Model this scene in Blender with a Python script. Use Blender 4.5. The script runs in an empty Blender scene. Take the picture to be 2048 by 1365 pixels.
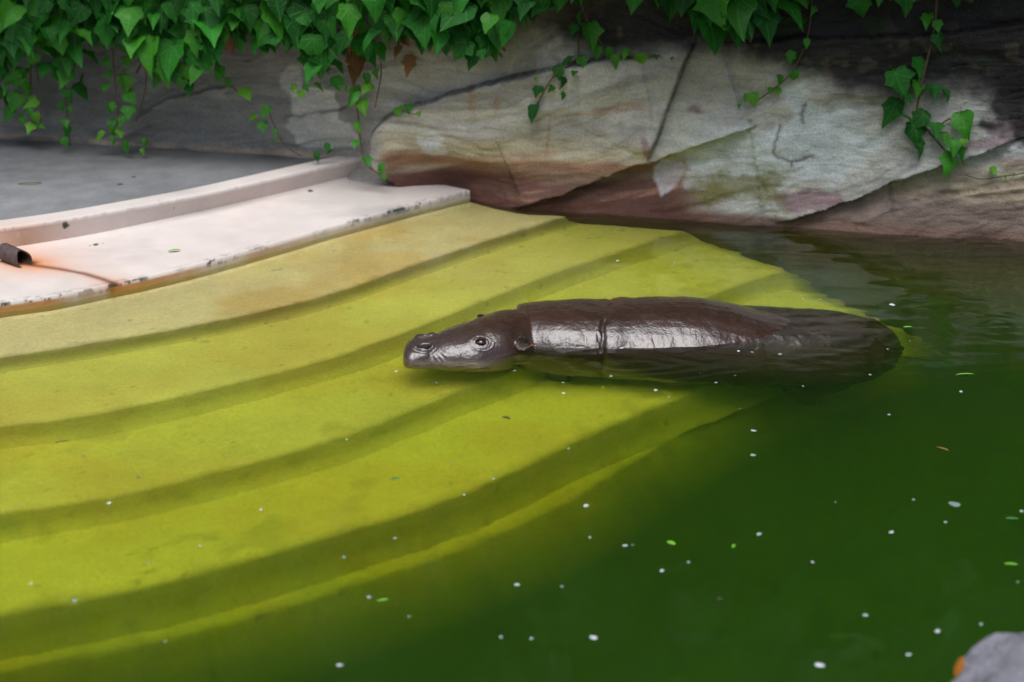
import bpy, bmesh, math, random
import numpy as np
from mathutils import Vector, Matrix
from mathutils.bvhtree import BVHTree

random.seed(7)
RNG = np.random.default_rng(7)
SC = bpy.context.scene
COL = SC.collection

# ------------------------------------------------------------------ camera, sky, sun, exposure
CAM_H, PITCH, FPX = 2.25, math.radians(21.0), 3822.0
cd = bpy.data.cameras.new('camera')
cam = bpy.data.objects.new('camera', cd); COL.objects.link(cam)
cam.location = (0, 0, CAM_H)
cam.rotation_euler = (math.pi / 2 - PITCH, 0, 0)
cd.sensor_width = 36.0
cd.lens = 36.0 * FPX / 2048.0
cd.clip_end = 2000.0
cd.dof.use_dof = True
cd.dof.focus_distance = 6.35
cd.dof.aperture_fstop = 2.0
SC.camera = cam

SUN_EL, SUN_AZ = math.radians(77), math.radians(186)      # behind the camera, high
world = bpy.data.worlds.new('World'); SC.world = world
world.use_nodes = True
wn = world.node_tree
sky = wn.nodes.new('ShaderNodeTexSky')
sky.sky_type = 'NISHITA'; sky.sun_disc = False
sky.sun_elevation = SUN_EL; sky.sun_rotation = SUN_AZ
sky.air_density = 1.0; sky.dust_density = 5.0; sky.ozone_density = 1.0
wn.links.new(sky.outputs[0], wn.nodes['Background'].inputs[0])
wn.nodes['Background'].inputs[1].default_value = 0.05
sl = bpy.data.lights.new('sun', 'SUN')
sl.energy = 1.5; sl.angle = math.radians(50); sl.color = (0.935, 0.96, 1.0)
sun = bpy.data.objects.new('sun', sl); COL.objects.link(sun)
sdir = Vector((math.sin(SUN_AZ) * math.cos(SUN_EL), math.cos(SUN_AZ) * math.cos(SUN_EL), math.sin(SUN_EL)))
sun.rotation_euler = sdir.to_track_quat('Z', 'Y').to_euler()
vs = SC.view_settings
vs.view_transform = 'Standard'; vs.look = 'None'; vs.exposure = 0.95; vs.gamma = 1.0; vs.use_curve_mapping = False
cy = SC.cycles
cy.use_denoising = True
cy.max_bounces = 14; cy.transmission_bounces = 10; cy.transparent_max_bounces = 10
cy.caustics_refractive = True; cy.caustics_reflective = False; cy.blur_glossy = 0.3
cy.sample_clamp_indirect = 12.0
cy.volume_bounces = 6

# ------------------------------------------------------------------ helpers: pixels to places
_f = np.array([0, math.cos(PITCH), -math.sin(PITCH)])
_u = np.array([0, math.sin(PITCH), math.cos(PITCH)])
EYE = np.array([0, 0, CAM_H])
def ray(u, v):
    d = _f + (u - 1024) / FPX * np.array([1., 0, 0]) - (v - 682.5) / FPX * _u
    return d / np.linalg.norm(d)
def at_z(u, v, z=0.0):
    d = ray(u, v)
    return EYE + d * ((z - CAM_H) / d[2])
def under(u, v, depth):                      # seen through the flat water surface
    p, d, n = at_z(u, v), ray(u, v), 1 / 1.333
    c = -d[2]
    t = n * d + np.array([0, 0, 1.]) * (n * c - math.sqrt(1 - n * n * (1 - c * c)))
    return p + t * depth / (-t[2])
W0, WS, LEAN = 7.41, -0.23, 0.10             # wall base line y = W0 + WS x, leaning back
_k = math.hypot(1, WS)
WN = np.array([WS / _k, -1 / _k, 0.0])       # outward normal, to the pool
def wall_pt(s, h, out=0.0):
    return np.array([s, W0 + WS * s + LEAN * h, h]) + WN * out
def to_wall(u, v, out=0.0):                  # pixel -> (s, h) on the leaning wall plane
    d = ray(u, v)
    # y - W0 - WS x - LEAN z + out*k = 0
    a = d[1] - WS * d[0] - LEAN * d[2]
    b = EYE[1] - WS * EYE[0] - LEAN * EYE[2] - W0 + out * _k
    p = EYE + d * (-b / a)
    return p - WN * out
def s2l(c):
    return tuple((x / 12.92 if x <= .04045 else ((x + .055) / 1.055) ** 2.4) for x in c)
def rgb(r, g, b):
    return np.array(s2l((r / 255, g / 255, b / 255)))

def smoothstep(a, b, x):
    t = np.clip((x - a) / (b - a), 0, 1)
    return t * t * (3 - 2 * t)
_T = np.random.default_rng(11).random(65536)
def _lat(ix, iy, iz):
    return _T[(ix * 7919 + iy * 104729 + iz * 15485863 + ((ix * 31 + iy * 17) >> 3) * 613) & 65535]
def vnoise(x, y, z=0.0):
    x, y = np.asarray(x, float), np.asarray(y, float)
    fx, fy = np.floor(x), np.floor(y)
    tx, ty = x - fx, y - fy
    tx, ty = tx * tx * (3 - 2 * tx), ty * ty * (3 - 2 * ty)
    ix, iy = fx.astype(np.int64), fy.astype(np.int64)
    def plane(k):
        a, b = _lat(ix, iy, k), _lat(ix + 1, iy, k)
        c, d = _lat(ix, iy + 1, k), _lat(ix + 1, iy + 1, k)
        a = a + (b - a) * tx; c = c + (d - c) * tx
        return a + (c - a) * ty
    if np.ndim(z) == 0: return plane(int(float(z) * 137) & 1023)
    z = np.asarray(z, float); fz = np.floor(z); tz = z - fz; tz = tz * tz * (3 - 2 * tz); iz = fz.astype(np.int64)
    a = plane(iz)
    return a + (plane(iz + 1) - a) * tz
def fbm(x, y, z=0.0, o=4):
    r, a, n = 0, 0.5, 0
    for i in range(o):
        r = r + a * vnoise(np.asarray(x) * 2 ** i + 17.3 * i, np.asarray(y) * 2 ** i - 9.1 * i, np.asarray(z) * 2 ** i + 3.7 * i)
        n += a; a *= .5
    return r / n
def catmull(P, n):
    P = np.asarray(P, float)
    Q = np.vstack([2 * P[0] - P[1], P, 2 * P[-1] - P[-2]])
    out = []
    for i in range(1, len(Q) - 2):
        for t in np.linspace(0, 1, 24, endpoint=False):
            a, b, c, d = Q[i - 1], Q[i], Q[i + 1], Q[i + 2]
            out.append(.5 * (2 * b + (c - a) * t + (2 * a - 5 * b + 4 * c - d) * t * t + (3 * b - a - 3 * c + d) * t ** 3))
    out.append(P[-1]); out = np.array(out)
    L = np.r_[0, np.cumsum(np.linalg.norm(np.diff(out, axis=0), axis=1))]
    tt = np.linspace(0, L[-1], n)
    return np.stack([np.interp(tt, L, out[:, k]) for k in range(out.shape[1])], 1)
def polydist(px, py, poly):
    """distance, side (+ left of the direction), parameter 0..1"""
    best = np.full(px.shape, 1e9); side = np.zeros(px.shape); par = np.zeros(px.shape)
    poly = np.asarray(poly, float); n = len(poly) - 1
    for i in range(n):
        a, b = poly[i][:2], poly[i + 1][:2]
        dx, dy = b - a
        L2 = dx * dx + dy * dy + 1e-12
        t0 = ((px - a[0]) * dx + (py - a[1]) * dy) / L2
        t = np.clip(t0, 0, 1)
        qx, qy = px - a[0] - t * dx, py - a[1] - t * dy
        d = np.hypot(qx, qy)
        m = d < best
        best = np.where(m, d, best)
        side = np.where(m, np.sign(dx * (py - a[1]) - dy * (px - a[0])), side)
        par = np.where(m, (i + t) / n, par)
    return best, side, par

# ------------------------------------------------------------------ helpers: objects
def tag(o, label=None, cat=None, group=None, kind=None):
    if label: o['label'] = label
    if cat: o['category'] = cat
    if group: o['group'] = group
    if kind: o['kind'] = kind
    return o
def link(name, me, parent=None):
    o = bpy.data.objects.new(name, me); COL.objects.link(o)
    if parent is not None: o.parent = parent
    return o
def empty(name, loc=(0, 0, 0)):
    o = bpy.data.objects.new(name, None); COL.objects.link(o)
    o.location = loc; o.empty_display_size = .1
    return o
def mesh(name, V, F, mat=None, smooth=True, col=None):
    me = bpy.data.meshes.new(name)
    if isinstance(F, np.ndarray):
        V = np.asarray(V, np.float32); m, k = F.shape
        me.vertices.add(len(V)); me.vertices.foreach_set('co', V.ravel())
        me.loops.add(m * k); me.loops.foreach_set('vertex_index', F.astype(np.int32).ravel())
        me.polygons.add(m); me.polygons.foreach_set('loop_start', np.arange(0, m * k, k, dtype=np.int32))
        me.update(calc_edges=True)
    else:
        me.from_pydata([tuple(map(float, v)) for v in V], [], [tuple(map(int, f)) for f in F])
    if smooth: me.polygons.foreach_set('use_smooth', [True] * len(me.polygons))
    if mat is not None: me.materials.append(mat)
    if col is not None:
        a = me.attributes.new('tint', 'FLOAT_COLOR', 'POINT')
        c = np.ones((len(V), 4), np.float32); c[:, :3] = col
        a.data.foreach_set('color', c.ravel())
    me.update()
    return me
def gridfaces(nr, nc, off=0, flip=False):
    r, c = np.meshgrid(np.arange(nr - 1), np.arange(nc - 1), indexing='ij')
    a = (r * nc + c).ravel() + off
    q = np.stack([a, a + 1, a + nc + 1, a + nc], 1)
    return q[:, ::-1] if flip else q
def tube(path, rad, n=6):
    P = np.asarray(path, float); m = len(P)
    rad = np.broadcast_to(np.asarray(rad, float), (m,))
    T = np.gradient(P, axis=0); T /= np.linalg.norm(T, axis=1)[:, None] + 1e-9
    ref = np.array([0.31, .2, .93]) if abs(T[0][2]) < .8 else np.array([1., .1, 0])
    V = []
    for p, t, r in zip(P, T, rad):
        a = np.cross(t, ref); a /= np.linalg.norm(a); b = np.cross(t, a)
        for k in range(n):
            an = 2 * math.pi * k / n
            V.append(p + r * (math.cos(an) * a + math.sin(an) * b))
    F = [(i * n + k, i * n + (k + 1) % n, (i + 1) * n + (k + 1) % n, (i + 1) * n + k) for i in range(m - 1) for k in range(n)]
    F += [tuple(range(n))[::-1], tuple(range((m - 1) * n, m * n))]
    return V, F

# ------------------------------------------------------------------ helpers: materials
class NT:
    def __init__(s, name):
        s.m = bpy.data.materials.new(name); s.m.use_nodes = True
        s.t = s.m.node_tree; s.b = s.t.nodes['Principled BSDF']; s.out = s.t.nodes['Material Output']
    def n(s, typ, **kw):
        nd = s.t.nodes.new('ShaderNode' + typ)
        for k, v in kw.items(): setattr(nd, k, v)
        return nd
    def set(s, sock, v):
        if hasattr(v, 'is_output') or isinstance(v, bpy.types.NodeSocket): s.t.links.new(v, sock)
        else: sock.default_value = v
    def math(s, op, a, b=None, c=None):
        nd = s.n('Math', operation=op)
        for i, v in enumerate((a, b, c)):
            if v is not None: s.set(nd.inputs[i], v)
        return nd.outputs[0]
    def noise(s, scale, detail=4, rough=.55, vec=None, dist=0.0):
        nd = s.n('TexNoise'); nd.inputs['Scale'].default_value = scale
        nd.inputs['Detail'].default_value = detail; nd.inputs['Roughness'].default_value = rough
        nd.inputs['Distortion'].default_value = dist
        if vec is not None: s.t.links.new(vec, nd.inputs['Vector'])
        return nd.outputs[0]
    def ramp(s, fac, stops):
        nd = s.n('ValToRGB'); s.t.links.new(fac, nd.inputs[0])
        el = nd.color_ramp.elements
        while len(el) < len(stops): el.new(.5)
        for e, (p, c) in zip(el, stops):
            e.position = p; e.color = (c if len(c) == 4 else (*c, 1)) if hasattr(c, '__len__') else (c, c, c, 1)
        return nd.outputs[0]
    def mix(s, fac, a, b, mode='MIX'):
        nd = s.n('Mix', data_type='RGBA', blend_type=mode)
        s.set(nd.inputs[0], fac)
        for i, v in ((6, a), (7, b)):
            if isinstance(v, (tuple, list, np.ndarray)): nd.inputs[i].default_value = (*[float(x) for x in v[:3]], 1)
            else: s.t.links.new(v, nd.inputs[i])
        return nd.outputs[2]
    def bump(s, h, strength, dist=.01, normal=None):
        nd = s.n('Bump'); nd.inputs['Strength'].default_value = strength; nd.inputs['Distance'].default_value = dist
        s.t.links.new(h, nd.inputs['Height'])
        if normal is not None: s.t.links.new(normal, nd.inputs['Normal'])
        return nd.outputs[0]
    def coord(s, kind='Object'):
        return s.n('TexCoord').outputs[kind]
    def attr(s, name='tint'):
        return s.n('Attribute', attribute_name=name).outputs['Color']
    def geo(s):
        return s.n('NewGeometry').outputs['Position']
def simple_mat(name, col, rough=.6, var=.25, scale=30, bump=.2, bscale=80, spec=.5):
    t = NT(name); p = t.geo()
    f = t.noise(scale, 5, .6, p)
    c = np.array(col, float)
    t.t.links.new(t.ramp(f, [(.25, tuple(c * (1 - var))), (.75, tuple(np.minimum(c * (1 + var), 1)))]), t.b.inputs['Base Color'])
    t.b.inputs['Roughness'].default_value = rough
    t.b.inputs['Specular IOR Level'].default_value = spec
    t.t.links.new(t.bump(t.noise(bscale, 5, .6, p), bump, .01), t.b.inputs['Normal'])
    return t.m
def tint_mat(name, rough=.75, speck=.35, sscale=140, bump=.4, bscale=120, bdist=.004, spec=.35, mid=22, stretch=None, midc=1.0):
    """surface whose stains come from the 'tint' attribute; the shader adds grain, pits and relief"""
    t = NT(name); p = t.geo()
    if stretch is not None:
        mp = t.n('Mapping'); t.t.links.new(p, mp.inputs[0]); mp.inputs['Scale'].default_value = stretch[0]; mp.inputs['Rotation'].default_value = stretch[1]
        pv = mp.outputs[0]
    else: pv = p
    a = t.attr()
    f1 = t.ramp(t.noise(sscale, 4, .7, p), [(.28, 1 - speck), (.5, 1.0), (.8, 1 + speck * .6)])
    f2 = t.ramp(t.noise(mid, 6, .62, pv), [(.25, 1 - .26 * midc), (.52, 1.0), (.8, 1 + .16 * midc)])
    c = t.mix(1.0, a, f1, 'MULTIPLY'); c = t.mix(1.0, c, f2, 'MULTIPLY')
    t.t.links.new(c, t.b.inputs['Base Color'])
    t.set(t.b.inputs['Roughness'], t.math('MULTIPLY_ADD', t.noise(mid * .6, 3, .5, p), .25, rough - .12))
    t.b.inputs['Specular IOR Level'].default_value = spec
    h = t.math('ADD', t.noise(bscale, 6, .65, p), t.math('MULTIPLY', t.noise(mid, 5, .6, pv), 2.0))
    t.t.links.new(t.bump(h, bump, bdist), t.b.inputs['Normal'])
    return t.m

# ------------------------------------------------------------------ the pool: ledge, steps, floor
LZ, KZ, DZ = 0.034, 0.124, 0.110               # ledge top, kerb top, deck
N = 330
def run_on(P, L=1.9):                            # carry a run on past the frame at the left
    P = [np.asarray(p, float) for p in P]; d = P[0] - P[1]; d /= np.linalg.norm(d)
    d = d * .6 + np.array([-1., -.15]) * .4; d /= np.linalg.norm(d)
    return [P[0] + d * L, P[0] + d * L * .5] + P
LIP_PX = [(-420, 680), (-180, 640), (0, 607), (110, 591), (230, 567), (300, 552), (400, 527), (560, 483), (700, 443), (820, 411), (940, 381)]
lip = catmull(run_on([at_z(u, v, LZ)[:2] for u, v in LIP_PX]), N)
JUN_PX = [(-420, 566), (-180, 534), (0, 508), (140, 486), (235, 468), (350, 443), (470, 416), (600, 386), (700, 361), (762, 347)]
jun = catmull(run_on([at_z(u, v, LZ)[:2] for u, v in JUN_PX]), N)
KF_PX = [(-420, 506), (-180, 480), (0, 457), (140, 437), (250, 418), (400, 390), (500, 368), (600, 345), (700, 322), (752, 309)]
kfr = catmull(run_on([at_z(u, v, KZ)[:2] for u, v in KF_PX]), N)
# kerb back line: the front line pushed back by the kerb's width
tg = np.gradient(kfr, axis=0); tg /= np.linalg.norm(tg, axis=1)[:, None]
nb = np.stack([-tg[:, 1], tg[:, 0]], 1)
kbk = kfr + nb * 0.105

STEPS = [  # pixel run of each tread's outer edge, its depth
    ([(-500, 790), (-200, 745), (0, 713), (150, 690), (340, 658), (560, 612), (700, 573), (830, 527), (960, 484), (1060, 453), (1150, 426)], .05),
    ([(-500, 930), (-200, 880), (0, 848), (170, 828), (430, 772), (640, 718), (740, 686), (850, 644), (950, 604), (1100, 546), (1200, 512), (1345, 466), (1365, 460)], .145),
    ([(-500, 1120), (-200, 1060), (0, 1022), (200, 990), (400, 945), (600, 893), (750, 843), (900, 782), (1050, 725), (1230, 655), (1390, 595), (1480, 564), (1545, 544)], .26),
    ([(-500, 1330), (-200, 1265), (0, 1215), (300, 1158), (600, 1078), (900, 985), (1100, 895), (1250, 828), (1450, 750), (1600, 697), (1690, 668), (1735, 653)], .38),
    ([(-500, 1490), (-200, 1385), (0, 1328), (300, 1272), (600, 1190), (900, 1090), (1100, 1006), (1250, 915), (1390, 825), (1600, 745), (1850, 660), (2060, 575), (2260, 500)], .58)]
DEEP = 1.25
edges = [catmull(run_on([under(u, v, d)[:2] for u, v in px]), N) for px, d in STEPS]
deps = [d for _, d in STEPS]
_t = np.gradient(edges[3], axis=0); _t /= np.linalg.norm(_t, axis=1)[:, None]
_d3 = edges[3] + np.stack([_t[:, 1], -_t[:, 0]], 1) * .01             # the lowest step pinches out along the fourth
_e4 = [under(u, v, .58)[:2] for u, v in STEPS[4][0] if u < 1255]
edges[4] = catmull(run_on(_e4) + [p for p in _d3[_d3[:, 0] > _e4[-1][0] + .40][::14]] + [_d3[-1]], N)

PALE = rgb(232, 219, 212)
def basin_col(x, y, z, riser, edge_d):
    """paint and algae film of the basin by place, and a darkening with depth"""
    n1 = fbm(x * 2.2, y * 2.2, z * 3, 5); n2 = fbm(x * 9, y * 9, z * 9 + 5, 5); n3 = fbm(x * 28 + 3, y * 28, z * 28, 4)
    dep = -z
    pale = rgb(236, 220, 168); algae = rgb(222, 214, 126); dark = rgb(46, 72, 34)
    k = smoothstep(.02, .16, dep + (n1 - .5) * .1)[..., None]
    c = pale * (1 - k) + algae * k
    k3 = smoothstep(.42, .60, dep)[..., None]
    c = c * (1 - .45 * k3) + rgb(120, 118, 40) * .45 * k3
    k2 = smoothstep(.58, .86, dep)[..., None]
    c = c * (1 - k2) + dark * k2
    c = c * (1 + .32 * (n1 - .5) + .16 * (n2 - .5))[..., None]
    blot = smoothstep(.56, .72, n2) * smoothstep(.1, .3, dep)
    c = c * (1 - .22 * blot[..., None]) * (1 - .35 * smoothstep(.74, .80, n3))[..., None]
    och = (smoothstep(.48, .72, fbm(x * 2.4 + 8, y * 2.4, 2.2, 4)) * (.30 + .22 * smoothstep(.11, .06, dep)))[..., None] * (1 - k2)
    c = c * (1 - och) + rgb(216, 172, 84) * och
    # risers patchily darker olive; algae speckles along the nosings
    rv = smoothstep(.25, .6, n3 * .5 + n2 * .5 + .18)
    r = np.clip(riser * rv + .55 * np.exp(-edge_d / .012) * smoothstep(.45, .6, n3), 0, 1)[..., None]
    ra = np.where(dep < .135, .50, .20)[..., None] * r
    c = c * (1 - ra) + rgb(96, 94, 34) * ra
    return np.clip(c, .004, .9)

MAT_BASIN = tint_mat('basin_paint', rough=.8, speck=.18, sscale=90, bump=.15, bscale=60, bdist=.004, spec=.2, mid=6, midc=.45)
pool = empty('pool_basin', (0, 5.5, 0)); tag(pool, 'stepped pale painted pool basin under green water', kind='structure')
def rows_to_mesh(name, rows, cols, mat, parent, flip=False):
    V = np.concatenate(rows); nr = len(rows); nc = len(rows[0])
    o = link(name, mesh(name, V - np.array(parent.location) if parent else V, gridfaces(nr, nc, 0, flip), mat, True, np.concatenate(cols)), parent)
    return o
def row(xy, z): return np.c_[xy, np.full(len(xy), z)]
def outward(xy, d):
    t = np.gradient(xy, axis=0); t /= np.linalg.norm(t, axis=1)[:, None]
    return xy + np.stack([t[:, 1], -t[:, 0]], 1) * d
inner, zin = outward(lip, .004), LZ - .03
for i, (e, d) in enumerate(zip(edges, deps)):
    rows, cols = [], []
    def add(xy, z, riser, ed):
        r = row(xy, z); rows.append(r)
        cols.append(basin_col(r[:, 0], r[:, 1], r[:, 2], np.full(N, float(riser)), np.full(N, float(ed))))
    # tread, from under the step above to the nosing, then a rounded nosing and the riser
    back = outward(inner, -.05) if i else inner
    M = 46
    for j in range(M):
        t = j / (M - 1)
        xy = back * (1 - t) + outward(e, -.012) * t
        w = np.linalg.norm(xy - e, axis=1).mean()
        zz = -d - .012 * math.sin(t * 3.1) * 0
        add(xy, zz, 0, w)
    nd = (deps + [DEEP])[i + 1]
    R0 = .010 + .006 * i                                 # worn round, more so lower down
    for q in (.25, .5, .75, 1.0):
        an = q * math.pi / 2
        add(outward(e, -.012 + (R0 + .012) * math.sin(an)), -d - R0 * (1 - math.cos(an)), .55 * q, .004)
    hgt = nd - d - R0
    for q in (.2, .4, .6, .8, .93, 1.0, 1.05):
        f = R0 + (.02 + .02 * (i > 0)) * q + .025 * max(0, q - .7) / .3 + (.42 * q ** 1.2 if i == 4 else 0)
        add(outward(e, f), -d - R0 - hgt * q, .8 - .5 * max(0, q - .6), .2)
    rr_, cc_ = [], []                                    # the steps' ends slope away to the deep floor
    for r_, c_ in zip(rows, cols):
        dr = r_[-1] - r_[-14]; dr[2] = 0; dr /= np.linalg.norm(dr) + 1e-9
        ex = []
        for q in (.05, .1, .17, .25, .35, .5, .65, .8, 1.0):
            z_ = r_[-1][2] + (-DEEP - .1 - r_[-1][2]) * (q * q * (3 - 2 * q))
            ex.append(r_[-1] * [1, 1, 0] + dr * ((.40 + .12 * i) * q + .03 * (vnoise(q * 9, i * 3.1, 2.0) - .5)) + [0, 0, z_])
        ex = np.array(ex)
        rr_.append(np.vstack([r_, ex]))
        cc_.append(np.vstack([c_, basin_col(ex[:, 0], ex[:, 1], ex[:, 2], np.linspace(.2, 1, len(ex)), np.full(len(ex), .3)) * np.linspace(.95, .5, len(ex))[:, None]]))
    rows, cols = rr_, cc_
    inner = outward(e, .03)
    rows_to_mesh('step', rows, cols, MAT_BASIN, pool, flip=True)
# the deep floor and the basin's hidden sides
gx, gy = np.meshgrid(np.linspace(-4.5, 4.2, 120), np.linspace(3.1, 8.2, 90))
gz = -DEEP - .12 * (fbm(gx * 1.2, gy * 1.2, 0, 3) - .5)
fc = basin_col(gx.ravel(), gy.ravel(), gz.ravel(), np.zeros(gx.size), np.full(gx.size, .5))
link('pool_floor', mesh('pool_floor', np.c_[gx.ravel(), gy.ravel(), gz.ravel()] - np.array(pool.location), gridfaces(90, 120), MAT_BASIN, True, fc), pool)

# ------------------------------------------------------------------ the pale ledge
def ledge_col(x, y, z, part):
    n1 = fbm(x * 3, y * 3, z * 4, 4); n2 = fbm(x * 16, y * 16, z * 20, 4); n3 = fbm(x * 60, y * 60, z * 60, 3)
    c = np.ones(x.shape + (3,)) * rgb(214, 205, 198)
    pinker = smoothstep(.35, .7, n1)[..., None]
    c = c * (1 - .5 * pinker) + rgb(212, 198, 192) * .5 * pinker
    c *= (1 + .22 * (n1 - .5) + .16 * (n2 - .5))[..., None]
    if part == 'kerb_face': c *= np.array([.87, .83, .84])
    # grey dirt films
    k = smoothstep(.56, .8, fbm(x * 2.1 + 4, y * 5, 7.0, 5))[..., None]
    c = c * (1 - .42 * k) + rgb(150, 150, 150) * .42 * k
    # rust from the pipe
    tr = [at_z(u, v, LZ)[:2] for u, v in ((40, 530), (75, 534), (120, 540), (170, 549), (205, 559), (232, 569), (233, 590))]
    d, _, par = polydist(x, y, tr)
    w = .010 + .008 * n2
    core = np.exp(-(d / w) ** 2)
    halo = np.exp(-d / (.028 + .03 * n1)) * (1 - .35 * par)
    near, _, _ = polydist(x, y, [tr[-2], tr[-1]])
    near2, _, _ = polydist(x, y, [at_z(30, 520, LZ)[:2], at_z(66, 528, LZ)[:2]])
    hh = np.clip(.42 * halo + .55 * np.exp(-near / .045) + .9 * np.exp(-near2 / .085), 0, 1) * smoothstep(.2, .6, n2 + .15)
    hh = np.clip(hh * 1.25, 0, 1)[..., None] * .85
    c = c * (1 - hh) + rgb(214, 132, 62) * hh
    kk = np.clip(core * .85 + np.exp(-(near / .018) ** 2) + np.exp(-(near2 / .02) ** 2), 0, 1)[..., None]
    c = c * (1 - kk) + rgb(112, 56, 30) * kk
    if part == 'kerb_face':
        dd, _, _ = polydist(x, y, [at_z(52, 500, LZ)[:2], at_z(80, 500, LZ)[:2]])
        b = (np.exp(-dd / .11) * smoothstep(.30, .60, n2 + .15))[..., None]
        c = c * (1 - .7 * b) + rgb(150, 105, 70) * .7 * b
    if part in ('kerb_face', 'tread', 'kerb'):
        for u, v, zz, r in MARKS:                     # chipped paint
            q = at_z(u, v, zz)
            dd = np.sqrt((x - q[0]) ** 2 + (y - q[1]) ** 2 + ((z - zz) * .8) ** 2) / r + 1.5 * (n3 - .5)
            k = smoothstep(1.0, .7, dd)[..., None]
            c = c * (1 - k) + rgb(58, 60, 56) * k
    return c, n2, n3
MARKS = [(222, 457, .09, .018), (232, 452, .095, .014), (243, 452, .10, .010), (180, 487, LZ + .015, .010), (192, 484, LZ + .016, .014), (206, 481, LZ + .017, .012), (218, 479, LZ + .017, .009),
         (425, 408, .10, .013), (426, 415, .08, .011), (426, 400, .115, .009), (443, 381, .13, .012), (486, 388, .115, .011), (322, 408, .11, .014), (613, 362, .10, .006), (613, 352, .12, .006), (636, 345, .12, .007), (633, 356, .10, .006), (620, 381, LZ + .01, .012),
         (700, 364, LZ + .008, .006), (115, 450, .10, .016), (130, 452, .10, .013), (346, 416, .09, .008), (520, 378, .11, .006)]
MAT_LEDGE = tint_mat('ledge_paint', rough=.62, speck=.07, sscale=160, bump=.18, bscale=90, bdist=.003, spec=.4, mid=3.5, midc=.35)
ledge = empty('pool_ledge', (-1.0, 6.7, 0)); tag(ledge, 'pale pink painted concrete ledge with raised kerb above the submerged steps', 'ledge')
N2 = 820
def re(xy, n=N2):
    t = np.linspace(0, 1, n); s = np.linspace(0, 1, len(xy))
    return np.stack([np.interp(t, s, xy[:, k]) for k in (0, 1)], 1)
lp, jn, kf, kb = re(lip), re(jun), re(kfr), re(kbk)
def chips(x, y, z, lo, n3, n2):
    return smoothstep(lo, lo + .05, n3 * .55 + n2 * .45)
def build_ledge():
    rows, cols = [], []
    def add(xy, z, part, chip=0.0, spots=None):
        r = row(xy, z); rows.append(r)
        c, n2, n3 = ledge_col(r[:, 0], r[:, 1], r[:, 2], part)
        if chip:
            zone = smoothstep(.30, .55, fbm(r[:, 0] * 4.5, r[:, 1] * 4.5, 3.3, 3))
            k = (chip * zone * smoothstep(.48, .56, n3 * .75 + n2 * .25))[..., None]
            c = c * (1 - k) + rgb(44, 58, 52) * k
        cols.append(c)
    M = 64
    for j in range(M):
        t = j / (M - 1)
        # slight cove at the kerb, slight fall to the lip
        z = LZ + .006 * (1 - t) + .012 * math.exp(-t * 30)
        add(jn * (1 - t) + outward(lp, -.008) * t, z, 'tread', .0 if t < .955 else .30)
    wob = .0025 * (fbm(lp[:, 0] * 20, lp[:, 1] * 20, 0, 3) - .5)[:, None]
    o1 = lp + wob
    add(outward(o1, -.002), LZ - .003, 'tread', .95)
    add(o1, LZ - .010, 'lip', .95)
    for zz in (.019, .014, .009, .004, -.001, -.012, -.04, -.12):
        add(outward(o1, .002), zz, 'lip', .5 if zz > .012 else .15)
    for c, r in zip(cols[-8:], rows[-8:]):      # rust weeps and green wet band on the lip face
        n = fbm(r[:, 0] * 6, r[:, 1] * 6, 1.0, 4)
        left = smoothstep(-.55, -1.25, r[:, 0])
        k = (left * smoothstep(.3, .6, n) * .85)[..., None]
        c[:] = c * (1 - k) + rgb(192, 130, 58) * k
        g = (smoothstep(.012, -.012, r[:, 2]) * .55)[..., None]
        c[:] = c * (1 - g) + rgb(196, 188, 110) * g
    rows_to_mesh('ledge_tread', rows, cols, MAT_LEDGE, ledge, flip=True)
    # kerb
    rows, cols = [], []
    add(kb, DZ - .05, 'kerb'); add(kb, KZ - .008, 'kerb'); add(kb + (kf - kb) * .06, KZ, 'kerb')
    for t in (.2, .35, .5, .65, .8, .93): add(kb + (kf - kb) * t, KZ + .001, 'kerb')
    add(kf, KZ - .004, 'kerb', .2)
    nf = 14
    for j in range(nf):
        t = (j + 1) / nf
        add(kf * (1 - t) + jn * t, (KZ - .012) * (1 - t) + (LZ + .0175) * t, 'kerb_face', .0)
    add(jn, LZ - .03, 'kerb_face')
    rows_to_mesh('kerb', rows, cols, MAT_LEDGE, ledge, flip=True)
    # closing face at the rock end
    e = [row(x[-1:], z)[0] for x, z in ((jn, -.12), (jn, LZ + .017), (lp, LZ - .004), (lp, -.12))]
    f = [row(x[-1:], z)[0] for x, z in ((kb, 0.0), (kb, KZ - .002), (kf, KZ - .004), (jn, LZ), (jn, 0.0))]
    L = np.array(ledge.location)
    V = np.array(e + f) - L
    link('ledge_end', mesh('ledge_end', V, [(0, 1, 2, 3), (4, 5, 6, 7, 8)], MAT_LEDGE, False, np.tile(rgb(190, 176, 170), (9, 1))), ledge)
build_ledge()

# the deck behind the kerb
MAT_DECK = tint_mat('deck_concrete', rough=.7, speck=.22, sscale=170, bump=.3, bscale=150, bdist=.002, spec=.4, mid=9)
dk = re(outward(kbk, .03), 260)
far = np.c_[dk[:, 0] - .25, W0 + WS * (dk[:, 0] - .25) + .45]
rows, cols = [], []
for j in range(60):
    t = j / 59
    r = row(dk * (1 - t) + far * t, DZ); rows.append(r)
    n = fbm(r[:, 0] * 1.6, r[:, 1] * 3.2, 0, 5); n2 = fbm(r[:, 0] * 12, r[:, 1] * 20, 4, 4)
    c = np.ones((len(r), 3)) * rgb(126, 128, 129) * (1 + .7 * (n - .5) + .3 * (n2 - .5))[:, None]
    dw = np.abs(r[:, 1] - (W0 + WS * r[:, 0]))
    k = (np.exp(-dw / .16) * smoothstep(.3, .6, n + .1) * .55)[:, None]      # patchy darker tone along the wall foot
    c = c * (1 - k) + rgb(84, 82, 74) * k
    cols.append(c)
deck = rows_to_mesh('deck', rows, cols, MAT_DECK, None)
tag(deck, 'grey concrete deck behind the kerb', kind='structure')

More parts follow.
